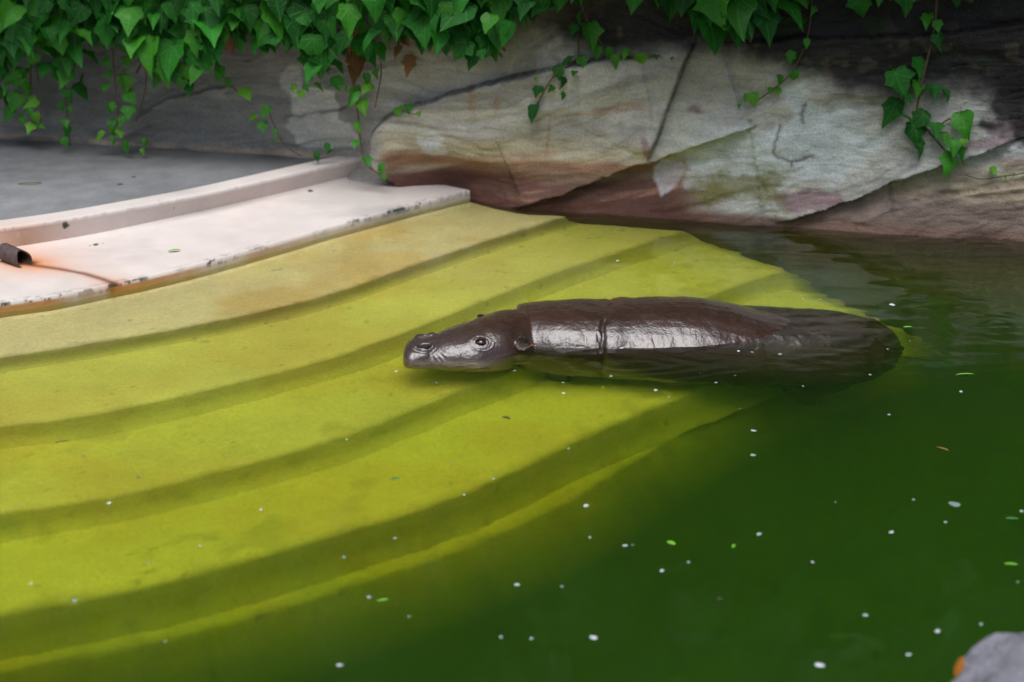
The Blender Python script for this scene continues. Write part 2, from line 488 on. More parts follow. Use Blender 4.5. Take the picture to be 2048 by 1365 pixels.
# ground all round (beyond the walls and behind the camera)
gm = simple_mat('ground_soil', (.16, .14, .11), .9, .35, 3, .5, 20)
B = 600
X0, X1, Y0, Y1 = -4.4, 4.1, 3.15, 8.1
V = [(-B, -B, .1), (B, -B, .1), (B, B, .1), (-B, B, .1), (X0, Y0, .1), (X1, Y0, .1), (X1, Y1, .1), (X0, Y1, .1), (X0, Y0, -1.6), (X1, Y0, -1.6), (X1, Y1, -1.6), (X0, Y1, -1.6)]
F = [(0, 1, 5, 4), (1, 2, 6, 5), (2, 3, 7, 6), (3, 0, 4, 7), (4, 5, 9, 8), (5, 6, 10, 9), (6, 7, 11, 10), (7, 4, 8, 11)]
tag(link('ground', mesh('ground', V, F, gm, False)), 'bare ground around the enclosure', kind='structure')

# ------------------------------------------------------------------ the rock wall
CURVES = {  # name: pixels, how far the lower/left side stands proud, reach, crack depth
    'c1': ([(772, 352), (748, 325), (741, 292), (752, 258), (800, 222), (900, 188), (1060, 145), (1200, 118), (1350, 106)], .060, .30, .012),
    'c2': ([(1300, 318), (1318, 272), (1340, 208), (1368, 132), (1398, 66)], .045, .16, .008),
    'c3': ([(1020, 414), (1150, 371), (1260, 330), (1330, 310), (1400, 283), (1470, 262), (1530, 244)], .060, .14, .006),
    'c4': ([(1545, 442), (1620, 416), (1720, 386), (1800, 352), (1900, 322), (2060, 268)], .050, .14, .004),
    'c5': ([(1690, 440), (1800, 405), (1950, 382), (2100, 365)], .02, .12, .004),
    'c6': ([(1440, 84), (1600, 72), (1800, 68), (1950, 56), (2120, 30)], .05, .35, .008),
    'c7': ([(236, 262), (300, 216), (370, 196), (450, 180)], .015, .15, .005),
    'c8': ([(550, 246), (620, 236), (700, 222)], .012, .12, .006),
}
WSX = np.r_[np.linspace(-4.6, -2.5, 40), np.linspace(-2.46, 2.25, 740), np.linspace(2.3, 4.2, 40)]; WSH = np.r_[np.linspace(-1.5, -.12, 18), np.linspace(-.1, .95, 190), np.linspace(.97, 1.7, 20)]
S, Hh = np.meshgrid(WSX, WSH)
def rot(S, H, a): return S * math.cos(a) + H * math.sin(a), -S * math.sin(a) + H * math.cos(a)
bs, bh = rot(S, Hh, math.radians(13))
warp = fbm(S * 1.5, Hh * 2.5, 3.3, 4) - .5
D = .10 * (fbm(S * .9, Hh * 1.3, 1.7, 4) - .5)
strata = fbm(bs * 1.3 + 5, bh * 14 + warp * 5, .5, 5)
D += .030 * (strata - .5) + .012 * (fbm(bs * 4, bh * 40 + warp * 12, 8.5, 4) - .5) + .006 * (fbm(S * 30, Hh * 30, 2, 4) - .5) + .016 * (fbm(S * 9, Hh * 12, 6, 3) - .5)
cracks = np.zeros_like(S)
reg = {}
for k, (px, amp, reach, cd_) in CURVES.items():
    sh = catmull([to_wall(u, v)[[0, 2]] for u, v in px], 60)
    wob = (fbm(sh[:, 0] * 40, sh[:, 1] * 40, 1, 3) - .5) * .02
    sh[:, 1] += wob
    d, side, par = polydist(S, Hh, sh)
    tap = smoothstep(0, .12, par) * smoothstep(1, .86, par)
    if k == 'c1': tap = smoothstep(1, .80, par) * smoothstep(-.1, .04, par)
    low = (side < 0) if k not in ('c2', 'c3', 'c4') else (side > 0)
    D += np.where(low, amp * np.exp(-d / reach), 0) * tap
    cw = .003 + .006 * vnoise(S * 18, Hh * 18, 1) ** 2
    cr = np.exp(-(d / cw) ** 2) * tap
    D -= cd_ * cr
    cracks = np.maximum(cracks, cr * min(1, cd_ / .010))
    reg[k] = (d, side, par)
# the foot swells slightly at the water
D += .05 * np.exp(-((Hh + .05) / .12) ** 2) * smoothstep(-.4, .1, S)
D -= .09 * smoothstep(-.53, -.66, S) * smoothstep(0, .1, Hh)
D -= .13 * np.exp(-((S + .28) / .2) ** 2) * smoothstep(.24, .06, Hh)
D += np.where(Hh > 1.0, -.15 * (Hh - 1.0), 0)
WP = np.stack([S, W0 + WS * S + LEAN * Hh, Hh], -1) + WN * D[..., None]

def sh_of(u, v):
    p = to_wall(u, v); return p[0], p[2]
def blob(u, v, ru, rv, ang=0, soft=.5, nz=.6, fr=9):
    """stain of its own shape on the wall, given by its middle and half sizes in picture units"""
    s0, h0 = sh_of(u, v); a, b = ru / 500., rv / 480.
    x, y = rot(S - s0, Hh - h0, math.radians(ang))
    q = np.hypot(x / a, y / b) + nz * 1.5 * (fbm(S * fr, Hh * fr, u * .01, 5) - .5) * 2 + .9 * (fbm(bs * 3, bh * 12, v * .013, 4) - .5)
    return smoothstep(1.0 + soft * .5, 1.0 - soft * .5, q)
C = np.ones(S.shape + (3,)) * rgb(192, 190, 182)
def paint(mask, col, amt=1.0):
    global C
    m = (np.clip(mask, 0, 1) * amt)[..., None]
    C = C * (1 - m) + np.asarray(col) * m
big = fbm(bs * 1.1, bh * 4, 9.1, 5)
paint(smoothstep(.45, .7, big), rgb(196, 198, 190), .55)
paint(smoothstep(.52, .30, big), rgb(150, 146, 134), .55)
streak = fbm(bs * 2.2 + 1, bh * 26 + warp * 9, 4.2, 4)
paint(smoothstep(.55, .72, streak), rgb(122, 118, 104), .5)
paint(smoothstep(.42, .28, streak), rgb(210, 206, 192), .4)
# left recess: even grey
leftm = smoothstep(*[sh_of(u, 250)[0] for u in (790, 700)], S)
paint(leftm * smoothstep(.2, .6, fbm(S * 3, Hh * 5, 3, 4) + .2), rgb(134, 132, 126), .8)
# cream and rust bedding at the foot of the middle slab
e1, e2 = sh_of(760, 350)[0], sh_of(1430, 350)[0]
span = smoothstep(e1 - .02, e1 + .06, S) * smoothstep(e2 + .12, e2 - .2, S)
hb = Hh + .05 * (fbm(bs * 2, bh * 10, 6.6, 4) - .5) * 2 - .035 * (S + .2)
paint(span * smoothstep(.34, .22, hb), rgb(196, 184, 146), .65)
paint(span * np.exp(-((hb - .165) / .022) ** 2) * smoothstep(.35, .6, fbm(bs * 3, bh * 18, 2.6, 4) + .1), rgb(158, 108, 72), .8)
paint(span * smoothstep(.20, .13, hb) * smoothstep(.3, .6, fbm(bs * 2.5, bh * 15, 1.1, 4) + .16), rgb(130, 92, 68), .85)
paint(span * smoothstep(.14, .08, hb), rgb(92, 58, 50), .9)
paint(span * smoothstep(.2, .1, hb) * smoothstep(.58, .75, fbm(bs * 3, bh * 30, 5.1, 4)), rgb(176, 128, 108), .6)
wl = smoothstep(.055, .02, Hh + .02 * (fbm(S * 6, Hh * 9, 1, 4) - .5)) * smoothstep(e1, e1 + .1, S)
paint(wl, rgb(98, 62, 54), .85)
paint(smoothstep(.012, -.01, Hh) * smoothstep(e1, e1 + .1, S), rgb(70, 52, 34), .9)
# rust runs on the middle slab
for u, v, ru, rv, an in ((950, 208, 8, 26, 8), (1000, 200, 6, 18, -5), (1100, 275, 3, 40, -6), (1060, 305, 70, 8, 6), (1230, 215, 60, 6, 10)):
    paint(blob(u, v, ru, rv, an, .9, .5, 22), rgb(168, 122, 82), .45)
# mineral whites
for u, v, ru, rv, an, am in ((1600, 240, 45, 70, -8, .9), (1560, 290, 190, 45, 14, .85), (1640, 300, 120, 60, 14, .75), (1480, 350, 70, 40, 0, .55), (1390, 275, 60, 45, 8, .4),
                         (570, 175, 18, 30, 0, .6), (865, 275, 22, 16, 0, .8), (880, 300, 40, 16, 0, .6), (2000, 300, 60, 60, 0, .6), (1900, 385, 130, 18, 14, .5)):
    paint(blob(u, v, ru, rv, an, .45, .55, 12), rgb(214, 222, 220) if u > 700 else rgb(208, 208, 200), am)
def flake(px, col, amt, soft=.006, wob=.03, fr=30):
    """a crisp-edged patch where the surface coat differs"""
    global WP
    ps = np.array([sh_of(u, v) for u, v in px + px[:1]])
    x = S + wob * (fbm(S * fr, Hh * fr, px[0][0] * .01, 4) - .5); y = Hh + wob * (fbm(S * fr, Hh * fr, px[0][1] * .01 + 3, 4) - .5)
    dd, _, _ = polydist(x, y, ps)
    ins = np.zeros(S.shape, bool)
    for (x0, y0), (x1, y1) in zip(ps[:-1], ps[1:]):
        cnd = ((y0 > y) != (y1 > y)) & (x < (x1 - x0) * (y - y0) / (y1 - y0 + 1e-12) + x0)
        ins ^= cnd
    m = smoothstep(-soft, soft, np.where(ins, dd, -dd))
    paint(m * smoothstep(.1, .5, fbm(S * 6, Hh * 8, 4.4, 4) + .15), col, amt)
    WP = WP - WN * (m * .006)[..., None]
flake([(560, 190), (600, 182), (655, 190), (662, 215), (664, 250), (690, 258), (706, 300), (640, 310), (585, 300), (556, 262), (575, 240)], rgb(206, 206, 198), .9)
flake([(1352, 200), (1372, 203), (1398, 222), (1416, 246), (1370, 282), (1308, 316), (1322, 272), (1338, 225)], rgb(206, 206, 192), .75)
flake([(1308, 330), (1335, 318), (1372, 328), (1368, 352), (1356, 368), (1346, 376), (1328, 388), (1310, 362)], rgb(204, 198, 202), .9)
flake([(845, 268), (878, 262), (880, 276), (862, 282)], rgb(214, 210, 204), .85)
flake([(1960, 372), (2010, 358), (2060, 352), (2060, 392), (2000, 398), (1900, 392), (1870, 385)], rgb(206, 196, 176), .7)
for u, v, ru, rv in ((2020, 250, 40, 14), (1985, 280, 50, 10), (2030, 330, 40, 25), (1620, 392, 60, 22), (1385, 215, 14, 10), (1300, 290, 10, 22)):
    paint(blob(u, v, ru, rv, 10, .7, .7, 16), rgb(140, 104, 112), .7)
for u, v, ru, rv in ((1480, 370, 70, 22), (1420, 385, 30, 20), (1540, 350, 30, 14)):
    paint(blob(u, v, ru, rv, 0, .8, .8, 18), rgb(128, 124, 70), .75)
# brown gritty foot at the right
d4, s4, p4 = reg['c4']
paint(np.where(s4 < 0, 1., 0) * smoothstep(sh_of(1540, 430)[0], sh_of(1600, 430)[0], S) * smoothstep(.3, .14, Hh + .06 * (fbm(S * 5, Hh * 9, 4, 4) - .5)), rgb(124, 98, 86), .85)
paint(np.where(s4 < 0, 1., 0) * smoothstep(sh_of(1640, 430)[0], sh_of(1720, 430)[0], S) * smoothstep(.10, .18, Hh) * smoothstep(.34, .26, Hh), rgb(196, 180, 150), .6)
# black algae over the upper right, ivy shade painted into it, ragged lower edge
hb2 = Hh + .16 * (fbm(S * 3.2, Hh * 3.2, 7.7, 5) - .5) + .06 * (fbm(S * 18, Hh * 18, 5.7, 4) - .5)
lowedge = np.interp(S, [sh_of(u, v)[0] for u, v in ((1000, 60), (1250, 90), (1420, 120), (1700, 135), (1900, 130), (2048, 150))], [sh_of(u, v)[1] for u, v in ((1000, 40), (1250, 95), (1420, 95), (1700, 150), (1900, 150), (2048, 215))])
gr = smoothstep(sh_of(900, 60)[0], sh_of(1150, 60)[0], S)
blk = smoothstep(lowedge - .10, lowedge + .03, hb2) * gr
paint(blk, rgb(25, 23, 21), .97)
paint(blob(2035, 170, 75, 75, 0, .5, .5, 14), rgb(34, 31, 30), .92)
paint(smoothstep(.60, .72, fbm(S * 14, Hh * 14, 9, 4)) * blk * smoothstep(.95, .7, Hh), rgb(110, 98, 84), .38)
paint(smoothstep(.62, .72, fbm(S * 5, Hh * 9, 2.9, 4)) * blk * smoothstep(.6, .72, Hh), rgb(46, 66, 30), .6)
# wall colour darkened behind the left ivy for the shade between leaves
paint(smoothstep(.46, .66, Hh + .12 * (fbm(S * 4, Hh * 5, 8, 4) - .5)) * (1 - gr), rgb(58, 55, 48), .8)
paint(smoothstep(.02, .0, np.abs(Hh - DZ - .012)) * smoothstep(e1, e1 - .2, S) * smoothstep(.4, .6, fbm(S * 12, Hh * 12, 3, 3) + .1), rgb(196, 168, 146), .7)
paint(cracks * smoothstep(.3, .6, vnoise(S * 30, Hh * 30, 4) + .25), rgb(62, 54, 48), .6)
# hairline cracks in the white patch
for px in ([(1612, 205), (1606, 225), (1608, 240)], [(1562, 250), (1556, 275), (1548, 300), (1570, 312), (1585, 325)], [(1780, 370), (1783, 395), (1786, 425)], [(1590, 318), (1630, 308)]):
    sh = catmull([to_wall(u, v)[[0, 2]] for u, v in px], 20)
    dd, _, _ = polydist(S, Hh, sh + (RNG.random((20, 2)) - .5) * .012)
    m = np.exp(-(dd / .005) ** 2)
    paint(m, rgb(110, 104, 98), .8)
    WP -= WN * (m * .004)[..., None] * -1 * -1
C *= (1 + .30 * (fbm(S * 20, Hh * 20, 1.2, 4) - .5))[..., None]
C = np.clip(C * 1.10, .008, .85)

t = NT('rock_face'); p = t.geo()
mp = t.n('Mapping'); t.t.links.new(p, mp.inputs[0]); mp.inputs['Rotation'].default_value = (0, math.radians(13), 0); mp.inputs['Scale'].default_value = (5, 5, 26)
a = t.attr()
f1 = t.ramp(t.noise(150, 4, .75, p), [(.28, .62), (.5, 1.0), (.76, 1.3)])
f2 = t.ramp(t.noise(1.0, 6, .65, mp.outputs[0], .6), [(.28, .72), (.52, 1.0), (.75, 1.18)])
c = t.mix(1.0, a, f1, 'MULTIPLY'); c = t.mix(.85, c, f2, 'MULTIPLY')
gs = t.ramp(t.noise(210, 2, .6, p), [(.66, 0.0), (.74, 1.0)]); gz2 = t.ramp(t.noise(2.2, 4, .6, p), [(.45, 0.0), (.62, 1.0)])
c = t.mix(t.math('MULTIPLY', t.math('MULTIPLY', gs, gz2), .5), c, (.55, .52, .47))
t.t.links.new(c, t.b.inputs['Base Color'])
t.set(t.b.inputs['Roughness'], t.math('MULTIPLY_ADD', t.noise(8, 3, .5, p), .3, .50))
t.b.inputs['Specular IOR Level'].default_value = .4
h = t.math('ADD', t.math('MULTIPLY', t.noise(110, 6, .7, p), .7), t.math('MULTIPLY', t.noise(1.0, 6, .65, mp.outputs[0], .6), 1.6))
t.t.links.new(t.bump(h, .75, .008), t.b.inputs['Normal'])
MAT_ROCK = t.m

wall = empty('rock_wall', wall_pt(0, 0)); tag(wall, 'tall layered rock face stained grey, white and rust behind the pool', 'rock wall')
# cut into its slabs along the cracks
nH, nS = S.shape
cell = lambda A: A[:-1, :-1]
rid = np.zeros((nH - 1, nS - 1), int)                            # 0 upper and left face
s1 = cell(reg['c1'][1]); s2 = cell(reg['c2'][1]); s3 = cell(reg['c3'][1]); s6 = cell(reg['c6'][1]); s4c = cell(s4)
Sc, Hc = cell(S), cell(Hh)
x740, x1350, x1540 = sh_of(742, 300)[0], sh_of(1345, 110)[0], sh_of(1535, 240)[0]
left_of_c2 = np.where(Hc < sh_of(1300, 318)[1], Sc < sh_of(1300, 318)[0], np.where(Hc > sh_of(1398, 66)[1], Sc < sh_of(1398, 66)[0], s2 > 0))
rid[(s1 < 0) & left_of_c2 & (Sc > x740 - .03)] = 1               # middle slab
rid[~left_of_c2] = 2                                             # right face
low3 = (s3 < 0) & (Sc > sh_of(1020, 414)[0]) & (Sc < x1540)
rid[low3] = 2
rid[(s4c < 0) & (Sc > sh_of(1545, 442)[0])] = 3                  # gritty foot
rid[(s6 > 0) & (Sc > sh_of(1440, 84)[0]) & ~left_of_c2] = 4      # dark top
faces = gridfaces(nH, nS, 0, False); rf = rid.ravel()
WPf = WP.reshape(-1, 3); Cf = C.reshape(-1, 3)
slab_bvh = BVHTree.FromPolygons([tuple(p) for p in WPf], [tuple(map(int, f)) for f in faces])
for r, lab in ((0, None), (1, 'tan slab with rust bands at its foot'), (2, 'grey slab with white mineral patch'), (3, 'brown gritty foot of the rock'), (4, 'blackened mossy top of the rock')):
    ff = faces[rf == r]
    used = np.unique(ff); idx = np.full(len(WPf), -1); idx[used] = np.arange(len(used))
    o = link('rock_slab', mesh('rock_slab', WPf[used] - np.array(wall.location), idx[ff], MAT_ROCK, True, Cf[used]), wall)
    if lab: o['label'] = lab

# ------------------------------------------------------------------ ivy
def leaf_mesh(name, mat, seed, fold=.25, lobes=1.0):
    r = random.Random(seed)
    half = [(0.0, .03), (.07, .13), (.20, .20), (.36, .15), (.40, .03), (.44, -.10 * lobes), (.52, -.24), (.40, -.34), (.30, -.42), (.22, -.58), (.12, -.76), (0.0, -.98)]
    if lobes < .6: half = [(0.0, .02), (.08, .12), (.22, .17), (.36, .10), (.42, -.04), (.42, -.18), (.36, -.34), (.28, -.50), (.18, -.66), (.09, -.80), (.04, -.88), (0.0, -.95)]
    R = [(x * (1 + r.uniform(-.1, .1)), y + r.uniform(-.02, .02)) for x, y in half]
    Lf = [(-x * (1 + r.uniform(-.1, .1)), y + r.uniform(-.02, .02)) for x, y in half]
    n = len(half); V = []
    def zf(x, y): return fold * abs(x) * .9 - .30 * (y + .35) ** 2 - .14 * x * x + .03 * math.sin(9 * x + seed) * math.cos(7 * y)
    rib = [(0, y) for _, y in half]
    for row_, k in ((Lf, 1), (Lf, .5), (rib, 1), (R, .5), (R, 1)):
        for i in range(n):
            x, y = row_[i]
            if k == .5: x, y = x * .5, y * .7 + rib[i][1] * .3 - (.02 if 0 < i < 4 else 0)
            V.append((x, y, zf(x, y)))
    F = []
    for a in range(4):
        for i in range(n - 1):
            p = a * n + i
            F.append((p, p + 1, p + n + 1, p + n))
    # stalk
    V0 = len(V)
    for q in ((0.012, .03, 0), (-.012, .03, 0), (-.010, .38, -.16), (.010, .38, -.16), (0, .03, -.02), (0, .38, -.18)): V.append(q)
    F += [(V0, V0 + 1, V0 + 2, V0 + 3), (V0, V0 + 3, V0 + 5, V0 + 4), (V0 + 1, V0 + 4, V0 + 5, V0 + 2)]
    return mesh(name, V, F, mat)
def leaf_mat(name, c0, c1, vein, rough=.36, coat=.25, veinw=.016):
    t = NT(name); p = t.coord('Object')
    sx = t.n('SeparateXYZ'); t.t.links.new(p, sx.inputs[0])
    x, y = sx.outputs[0], sx.outputs[1]
    ang = t.math('ARCTAN2', x, t.math('MULTIPLY', y, -1.0))
    rr = t.math('SQRT', t.math('ADD', t.math('MULTIPLY', x, x), t.math('MULTIPLY', y, y)))
    dist = t.math('MULTIPLY', t.math('PINGPONG', ang, .40), rr)
    v = t.math('SMOOTH_MIN', 1.0, t.math('MAXIMUM', t.math('SUBTRACT', 1.0, t.math('DIVIDE', dist, veinw)), 0.0), .1)
    rnd = t.n('ObjectInfo').outputs['Random']
    nz = t.noise(5, 4, .6, p)
    fac = t.math('ADD', t.math('MULTIPLY', rnd, .75), t.math('MULTIPLY', nz, .4))
    base = t.ramp(fac, [(.1, tuple(c0)), (.95, tuple(c1))])
    col = t.mix(t.math('MULTIPLY', v, .75), base, vein)
    t.t.links.new(col, t.b.inputs['Base Color'])
    t.b.inputs['Roughness'].default_value = rough
    t.b.inputs['Specular IOR Level'].default_value = .28
    t.b.inputs['Coat Weight'].default_value = coat; t.b.inputs['Coat Roughness'].default_value = .3
    t.t.links.new(t.bump(t.math('ADD', t.math('MULTIPLY', v, -.4), t.noise(14, 4, .6, p)), .35, .05), t.b.inputs['Normal'])
    tr = t.n('BsdfTranslucent'); t.t.links.new(t.mix(1.0, col, (.75, 1.0, .35), 'MULTIPLY'), tr.inputs[0])
    mx = t.n('MixShader'); mx.inputs[0].default_value = .22
    t.t.links.new(t.b.outputs[0], mx.inputs[1]); t.t.links.new(tr.outputs[0], mx.inputs[2])
    t.t.links.new(mx.outputs[0], t.out.inputs[0])
    return t.m
ML_OLD = leaf_mat('ivy_leaf_mature', (.010, .085, .012), (.034, .270, .022), (.12, .42, .08), .40, .05)
ML_YNG = leaf_mat('ivy_leaf_young', (.06, .27, .012), (.17, .48, .02), (.30, .55, .12))
ML_MID = leaf_mat('ivy_leaf_middle', (.03, .20, .012), (.07, .36, .02), (.16, .40, .08))
ML_DEAD = leaf_mat('ivy_leaf_dead', (.16, .07, .03), (.34, .17, .07), (.30, .18, .09), .7, 0)
LM = {k: [leaf_mesh('leaf_' + k, m, i * 3 + j, [.22, .38, .1, .5, .7, -.1, .3][j], [1, .8, 1.2, .5, 1.1, .9, .4][j]) for j in range(7)] for i, (k, m) in enumerate((('old', ML_OLD), ('yng', ML_YNG), ('mid', ML_MID), ('dead', ML_DEAD)))}
MAT_STEM = simple_mat('ivy_stem', (.16, .10, .055), .8, .3, 60, .4, 120)
MAT_GSTEM = simple_mat('ivy_stem_green', (.12, .16, .04), .7, .3, 60, .3, 120)
def wall_out(s, h):
    q = slab_bvh.ray_cast(Vector(wall_pt(s, h, 1.0)), Vector(-WN), 3.0)
    return 0.0 if q[0] is None else float((np.array(q[0]) - wall_pt(s, h)) @ WN)
def put_leaf(parent, P, size, kind, roll=None, face=None, rnd=random):
    o = link('leaf', rnd.choice(LM[kind]), parent)
    roll = rnd.gauss(0, .35) if roll is None else roll
    yaw = rnd.gauss(0, .55) if face is None else face
    tilt = rnd.gauss(.42, .32)                       # tips hang, blades look up and out
    # local -Y is the tip, +Z the upper side: stand it up, tip down
    M = Matrix.Rotation(yaw + .0, 3, 'Z') @ Matrix.Rotation(math.pi / 2 - tilt, 3, 'X') @ Matrix.Rotation(roll, 3, 'Z')
    o.rotation_euler = M.to_euler()
    o.location = Vector(P) - parent.location + Vector((0, 0, size * .35))
    o.scale = (size * rnd.uniform(.78, 1.15), size * rnd.uniform(.9, 1.15), size * rnd.uniform(.5, 1.6))
    return o
def stem(parent, pts, r, mat=None):
    V, F = tube(catmull(pts, max(8, 5 * len(pts))), r, 5)
    return link('stem', mesh('stem', np.array(V) - np.array(parent.location), F, mat or MAT_STEM), parent)
PXM = 480.0                                              # picture units to the metre at the wall
def on_wall(u, v, out):
    p = to_wall(u, v, out)
    o = wall_out(p[0], p[2])
    return to_wall(u, v, max(out, o + .02)) + WN * max(out, o + .02)
def strand(label, stem_px, leaves, out=.05, group=None, sr=.0035, extra=()):
    top = on_wall(*stem_px[0], out)
    root = empty('ivy_vine', Vector(top)); tag(root, label, 'ivy', group)
    stem(root, [on_wall(u, v, out - .012) for u, v in stem_px], sr)
    for e in extra: stem(root, [on_wall(u, v, out - .012) for u, v in e], sr * .8)
    for u, v, w, k in leaves:
        put_leaf(root, on_wall(u, v, out + random.uniform(-.008, .03)), w / PXM, {'o': 'old', 'y': 'yng', 'm': 'mid', 'd': 'dead'}[k])
    return root
strand('ivy trail thick with lime young leaves hanging above the grey deck', [(20, -30), (40, 40), (60, 130), (62, 200), (72, 262)],
       [(12, 30, 26, 'y'), (14, 55, 32, 'y'), (40, 50, 34, 'y'), (34, 78, 34, 'm'), (3, 92, 22, 'y'), (45, 110, 32, 'y'), (30, 132, 36, 'm'), (62, 148, 32, 'y'), (10, 125, 40, 'm'), (40, 150, 30, 'm'), (58, 180, 30, 'y'),
        (20, 178, 32, 'm'), (35, 205, 42, 'm'), (72, 212, 30, 'y'), (25, 228, 30, 'm'), (70, 236, 22, 'y'), (64, 258, 26, 'y'), (80, 256, 16, 'y'), (42, 182, 26, 'y'), (5, 150, 36, 'm'), (18, 205, 30, 'o'), (85, 95, 38, 'm'), (70, 120, 34, 'm'), (2, 60, 34, 'm'), (55, 95, 36, 'm'), (20, 105, 38, 'm'), (50, 168, 30, 'm'), (8, 200, 32, 'm'), (55, 218, 30, 'm'), (45, 240, 22, 'm'), (60, 70, 38, 'm'), (90, 140, 34, 'o'), (28, 160, 36, 'm')],
       .09, extra=[[(52, -10), (55, 60), (72, 130), (82, 200), (82, 248)]])
strand('short dark ivy trail reaching down to the deck beside the lime trail', [(122, 60), (128, 160), (135, 230), (140, 292)],
       [(110, 108, 44, 'o'), (138, 112, 40, 'o'), (136, 158, 46, 'm'), (165, 168, 34, 'o'), (118, 150, 40, 'o'), (138, 192, 30, 'o'), (124, 214, 20, 'o'), (140, 220, 14, 'm'), (130, 248, 20, 'm'), (136, 264, 22, 'o'), (127, 286, 20, 'm'), (155, 185, 36, 'o')], .06)
strand('ivy trail of paired bright leaves hanging to the foot of the wall', [(222, 40), (226, 110), (232, 190), (236, 240), (226, 270)],
       [(212, 92, 22, 'm'), (228, 82, 30, 'm'), (254, 94, 28, 'y'), (212, 126, 22, 'm'), (255, 126, 32, 'y'), (220, 152, 18, 'm'), (251, 166, 34, 'y'), (214, 176, 22, 'm'), (255, 198, 32, 'm'), (220, 217, 24, 'm'), (258, 226, 28, 'm'), (247, 244, 26, 'm'), (224, 248, 22, 'm'), (206, 274, 22, 'y'), (240, 268, 20, 'y'), (225, 262, 20, 'y'), (226, 282, 18, 'm'), (252, 294, 26, 'm'), (292, 288, 22, 'y'), (284, 303, 12, 'y')],
       .07, extra=[[(258, 20), (272, 80), (292, 150), (284, 210), (272, 245)]])
strand('three ivy leaves on a thin runner low on the grey rock', [(430, 130), (455, 165), (490, 195)], [(440, 148, 34, 'm'), (456, 168, 24, 'm'), (488, 190, 32, 'y'), (425, 140, 30, 'o')], .05)
strand('sparse ivy runner crossing the white patch beside the kerb', [(535, 215), (548, 250), (570, 290), (600, 312)], [(510, 238, 22, 'y'), (525, 254, 22, 'm'), (536, 224, 24, 'm'), (550, 264, 12, 'm'), (551, 280, 10, 'm'), (655, 296, 18, 'o'), (632, 314, 18, 'o'), (660, 305, 14, 'o')], .035, sr=.0025)
strand('long ivy trail with lime leaves hanging over the end of the kerb', [(700, 90), (705, 160), (716, 230), (722, 290), (734, 330), (768, 355)],
       [(590, 176, 14, 'y'), (602, 190, 16, 'y'), (611, 178, 16, 'm'), (632, 178, 24, 'y'), (684, 172, 12, 'm'), (695, 178, 12, 'm'), (757, 150, 22, 'y'), (740, 180, 34, 'y'), (708, 196, 34, 'm'), (724, 214, 32, 'y'), (714, 185, 24, 'm'), (716, 255, 22, 'y'), (714, 290, 24, 'm'), (732, 325, 22, 'm'), (764, 338, 22, 'm'), (768, 355, 12, 'm'), (672, 170, 30, 'o'), (732, 160, 26, 'm')], .12,
       extra=[[(760, 110), (762, 150), (750, 215)]])
strand('tiny ivy sprig with two leaves on the rounded edge of the tan slab', [(790, 215), (815, 226), (840, 230)], [(797, 225, 24, 'y'), (816, 218, 18, 'm'), (838, 228, 10, 'y')], .03, sr=.002)
strand('ivy runner with small lime leaves creeping along the top crack of the tan slab', [(1160, 0), (1180, 50), (1215, 100), (1260, 115), (1320, 112)],
       [(1162, 36, 30, 'o'), (1176, 72, 46, 'm'), (1196, 106, 26, 'm'), (1218, 108, 24, 'm'), (1230, 122, 24, 'y'), (1253, 108, 24, 'y'), (1281, 120, 24, 'y'), (1309, 115, 12, 'm'), (1150, 60, 22, 'o'), (1344, 118, 7, 'm')], .04)
strand('dark ivy runner trailing down over the tan slab', [(1155, 70), (1155, 115), (1120, 140), (1095, 170), (1072, 215)],
       [(1163, 125, 26, 'm'), (1142, 128, 30, 'm'), (1116, 146, 28, 'o'), (1150, 150, 18, 'm'), (1122, 168, 24, 'o'), (1106, 180, 18, 'o'), (1127, 192, 14, 'o'), (1072, 160, 10, 'y'), (1077, 184, 24, 'o'), (1069, 226, 32, 'o')], .04)
strand('thin ivy trail curving over blackened rock to a lime leaf', [(1626, -20), (1618, 60), (1600, 115), (1570, 160), (1510, 205)],
       [(1608, 4, 22, 'm'), (1625, 22, 18, 'm'), (1605, 50, 24, 'm'), (1612, 88, 20, 'm'), (1585, 116, 24, 'm'), (1588, 151, 22, 'm'), (1557, 160, 20, 'm'), (1541, 182, 14, 'y'), (1555, 183, 14, 'y'), (1504, 200, 28, 'y'), (1492, 196, 16, 'm'), (1478, 212, 8, 'y')], .035, sr=.003)
strand('large leaved ivy spray hanging on a woody stem over pale rock', [(1876, -20), (1868, 60), (1850, 140), (1838, 190), (1830, 240)],
       [(1855, 42, 28, 'm'), (1874, 52, 20, 'm'), (1874, 84, 30, 'o'), (1834, 134, 34, 'o'), (1790, 168, 54, 'o'), (1831, 178, 32, 'm'), (1860, 186, 32, 'o'), (1886, 192, 24, 'o'), (1810, 196, 26, 'o'), (1790, 226, 50, 'o'), (1808, 240, 28, 'o'), (1846, 244, 38, 'o'), (1830, 268, 44, 'o'), (1868, 262, 34, 'o'), (1888, 276, 22, 'm'), (1922, 250, 50, 'm'), (1905, 296, 36, 'm'), (1930, 312, 30, 'm'), (1902, 328, 40, 'm'), (1828, 300, 36, 'o'), (1926, 284, 14, 'y'), (1873, 180, 22, 'o')],
       .07, sr=.005, extra=[[(1838, 240), (1880, 290), (1905, 318)], [(1876, 255), (1895, 240), (1915, 236)]])
strand('thin green ivy runner with one small leaf low on the pale rock', [(1930, 350), (1960, 358), (2000, 354), (2060, 345)], [(1984, 342, 18, 'y'), (2010, 354, 7, 'y'), (2026, 351, 7, 'y')], .03, sr=.0022)

